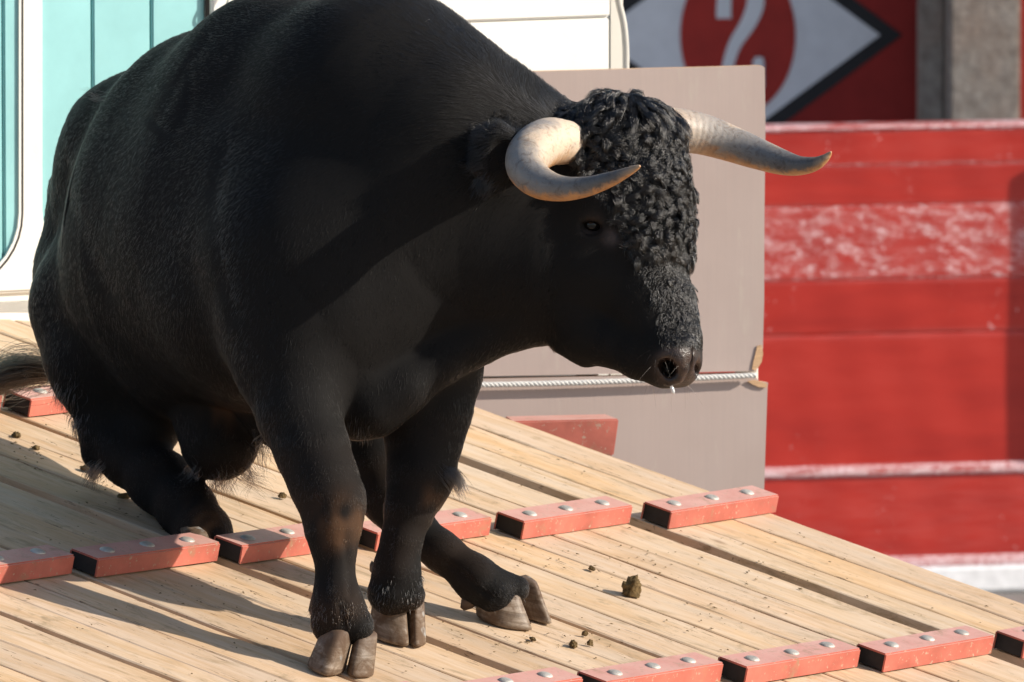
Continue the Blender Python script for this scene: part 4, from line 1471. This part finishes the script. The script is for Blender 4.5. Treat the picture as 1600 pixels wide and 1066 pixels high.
# the continuous curly mat the locks lie in: neighbouring hairs share their wave
NC = 24000
p_, n2_, dv_, _ = sample(NC, wf.astype(float) * np.where(cym < 400, 1.0, .75))
xx2, yy2, _ = pix(p_)
low = np.clip((yy2 - 370) / 110, 0, 1); top = np.clip((240 - yy2) / 70, 0, 1)
f1 = nfield(p_, 46, 301); f2 = nfield(p_, 85, 302); f3 = nfield(p_, 30, 303)
dn2 = down[None] - n2_ * (n2_ @ down)[:, None]; dn2 /= np.linalg.norm(dn2, axis=1, keepdims=True) + 1e-9
sd2 = np.cross(n2_, dn2)
ang = f1[:, 0] * (1.3 - .7 * low) + rng.normal(size=NC) * .16
d_ = dn2 * np.cos(ang)[:, None] + sd2 * np.sin(ang)[:, None]
s_2 = np.cross(n2_, d_)
m2 = 18
t2 = np.linspace(0, 1, m2)[None]
L2 = ((.036 + .014 * top) * (1 - .45 * low) * (.7 + .5 * rng.random(NC)))[:, None]
A2 = ((.0036 + .0012 * f2[:, 1]) * (1 - .82 * low))[:, None] * np.minimum(1, .2 + 2.5 * t2)
la2 = (f2[:, 0] * 3.6 + rng.normal(size=NC) * .22)[:, None] + (np.sign(f3[:, 1]) * (1.7 - .7 * top + .5 * f3[:, 2]))[:, None] * 2 * np.pi * t2
up2 = ((.0035 - .0023 * low) * (.55 + .65 * np.clip(f3[:, 0] + .5, 0, 1.4)))[:, None] * np.sin(np.clip(t2 * 1.1, 0, 1) * np.pi) + A2 * (1 + np.sin(la2)) * .6
q_ = p_[:, None] + (L2 * t2)[:, :, None] * d_[:, None] + (A2 * np.cos(la2))[:, :, None] * s_2[:, None] + up2[:, :, None] * n2_[:, None]
strands('forehead_mat', q_, .00030 * (1 - .7 * t2[0] ** 3)[None] * np.ones((NC, 1)), np.zeros(NC), M['curl'], body)
# wavy undergrowth that softens the border of the curls into the short coat
w2 = np.where((cdm < .2), np.exp(-(np.maximum(0, 905 - cxm) / 30) ** 2) * inside(cxm, cym, front + np.array([[-22, 0]])), 0)
p_, n2_, dv_, _ = sample(26000, w2)
xx2, yy2, _ = pix(p_)
d_ = np.array([-.1, -.1, -1.0])[None] + nfield(p_, 60, 91) * .8 + rng.normal(size=p_.shape) * .25
d_ -= n2_ * (d_ * n2_).sum(1)[:, None]; d_ /= np.linalg.norm(d_, axis=1, keepdims=True)
tt8 = np.linspace(0, 1, 8)
L_2 = (.013 + .012 * rng.random(len(p_)))[:, None, None]
w_ = np.cross(n2_, d_)
q_ = p_[:, None] + L_2 * d_[:, None] * tt8[None, :, None] + w_[:, None] * (.0022 * np.sin(tt8[None] * 7 + (nfield(p_, 45, 92)[:, :1] * 6)) * tt8[None])[:, :, None] + n2_[:, None] * (.0045 * np.sin(tt8 * 2.6))[None, :, None]
strands('wavy_face_hair', q_, .00026 * (1 - .8 * tt8 ** 2)[None] * np.ones((len(p_), 1)), dv_, M['curl'], body)

# whiskers round the muzzle and a few fly-away hairs
wh_p, wh_n, _, _ = sample(46, np.exp(-((cxm - 1030) ** 2 + (cym - 570) ** 2) / 48 ** 2) ** 2 * (cdm < .05))
tt5 = np.linspace(0, 1, 6)
dwh = wh_n * .7 + rng.normal(size=wh_n.shape) * .35 + np.array([.0, -.1, -.35])
wp = wh_p[:, None] + (.020 + .028 * rng.random(46))[:, None, None] * (dwh[:, None] * tt5[None, :, None] + np.array([0, 0, -.35]) * (tt5 ** 2)[None, :, None])
strands('whiskers', wp, .00022 * (1 - .8 * tt5)[None] * np.ones((46, 1)), np.full(46, .25), M['curl'], body)

# tail switch swinging out behind the hock, above the boards
nt = 1100
c_t = catmull([BP(150, 560, 1.12), BP(95, 580, 1.12), BP(55, 578, 1.12), BP(20, 583, 1.12), BP(-25, 598, 1.12), BP(-70, 612, 1.12)], 4)
v_, f_ = tube(c_t[:4], np.linspace(.010, .003, 4), 10)
tail = mesh_ob('tail', v_, f_, M['hide'], bull, True)
idx = np.linspace(0, len(c_t) - 1.01, 10)
base = np.array([c_t[int(i)] * (1 - i % 1) + c_t[int(i) + 1] * (i % 1) for i in idx])
st = rng.random(nt) * .5
off = rng.normal(size=(nt, 3)) * np.array([.006, .014, .013])
TP = np.zeros((nt, 10, 3)); 
for k in range(10):
    s_ = np.clip(st + (1 - st) * k / 9 * rng.uniform(.8, 1.0, nt), 0, 1) * (len(c_t) - 1.01)
    ii = s_.astype(int); fr = (s_ - ii)[:, None]
    spread = .5 + 1.1 * math.sin(min(1, k / 7) * math.pi * .75)
    TP[:, k] = c_t[ii] * (1 - fr) + c_t[ii + 1] * fr + off * spread
strands('tail_switch', TP, .00035 * (1 - .6 * np.linspace(0, 1, 10) ** 2)[None] * np.ones((nt, 1)), rng.random(nt) * .08, M['curl'], tail)

# drop of saliva hanging from the lip
t = NT('saliva')
t.b.inputs['Transmission Weight'].default_value = .35
M['saliva'] = t.set((.95, .95, .95), .12, .6)
v_, f_ = tube([BP(1048, 598, -.15), BP(1049, 604, -.15), BP(1050.5, 608, -.15), BP(1052, 613, -.15), BP(1052.5, 616, -.15)], [.0015, .0028, .0038, .0036, .001], 12)
mesh_ob('saliva_drop', v_, f_, M['saliva'], bull, True)

# ------------------------------------------------------------------ droppings on the boards
def lump(px, py, sx, sy, sz, seed, label, cat='dung', group=None):
    r_ = random.Random(seed)
    bm = bmesh.new()
    bmesh.ops.create_icosphere(bm, subdivisions=4, radius=1.0)
    from mathutils import noise as mn
    for v in bm.verts:
        n_ = v.co.normalized()
        d = 1 + .38 * mn.noise(n_ * 1.7 + Vector((seed, 0, 0))) + .30 * mn.noise(n_ * 3.6 + Vector((0, seed, 0))) + .26 * abs(mn.noise(n_ * 8 + Vector((seed, seed, 0)))) + .12 * mn.noise(n_ * 18)
        v.co = Vector((n_.x * sx * d, n_.y * sy * d, max(n_.z * sz * d, -sz * .35) + sz * .33))
    a = r_.uniform(0, 6.28)
    ex = U * math.cos(a) + V * math.sin(a); ey = np.cross(N, ex)
    ob = bm_ob('dung_clump', bm, M['dung'], None, True, frame(ramp_pt(px, py) + N * .001, ex, ey, N))
    return tag(ob, label, cat, group)


lump(985, 930, .020, .017, .026, 3, 'largest dried dung clump, alone in the middle of the boards right of the hooves', 'dung', 'dried dung bits scattered on the ramp')
CL = [(895, 1011, .010, .007, .009, 'small dark dung clump on the boards below the far hoof'), (921, 1009, .006, .004, .008, 'thin upright dung crumb just right of the small dark clump'),
      (832, 1001, .008, .005, .004, 'flat dung crumb close under the toe of the far hoof'), (924, 891, .009, .005, .005, 'small dung crumb on the board above the largest clump'),
      (193, 778, .014, .008, .006, 'crumbly dung piece on the sunlit board left of the low hock'), (25, 683, .012, .008, .007, 'dark dung piece by the left edge of the ramp below the far cleat'),
      (56, 702, .008, .006, .005, 'small dung piece right of the dark one at the left edge'), (440, 778, .008, .006, .007, 'brown dung crumb between the hind leg and the near foreleg'),
      (913, 994, .005, .003, .007, 'tiny dung crumb standing above the small dark clump'), (137, 737, .018, .008, .007, 'long dark dung shred beside the bull hock')]
for i_, (x, y, a, b, c, lab) in enumerate(CL): lump(x, y, a, b, c, 20 + i_, lab, 'dung', 'dried dung bits scattered on the ramp')
# crumbs nobody could count
bm = bmesh.new()
r_ = random.Random(8)
for i_ in range(520):
    if r_.random() < .5:
        cx_, cy_ = r_.choice([(880, 1000), (820, 870), (60, 700), (190, 780), (1000, 880), (1120, 960), (1190, 890), (760, 990), (300, 930)])
        x, y = r_.gauss(cx_, 50), r_.gauss(cy_, 18)
    else: x, y = r_.uniform(0, 1600), r_.uniform(640, 1066)
    uu, vv = uv(x, y)
    if vv > 2.03 or uu < -2: continue
    c = RO + U * uu + V * vv + N * .0008
    s = r_.uniform(.0008, .0026)
    el = r_.uniform(1, 3)
    a = r_.uniform(0, 6.28)
    ex = U * math.cos(a) + V * math.sin(a); ey = np.cross(N, ex)
    vs = [bm.verts.new(c + ex * s * el * p[0] + ey * s * p[1] + N * s * p[2] * .8) for p in ((1, 0, 0), (0, 1, 0), (-1, 0, 0), (0, -1, 0), (.2, .1, 1))]
    for f in ((0, 1, 4), (1, 2, 4), (2, 3, 4), (3, 0, 4)): bm.faces.new([vs[k] for k in f])
cr = bm_ob('dung_crumbs', bm, M['dung'], None)
tag(cr, kind='stuff')
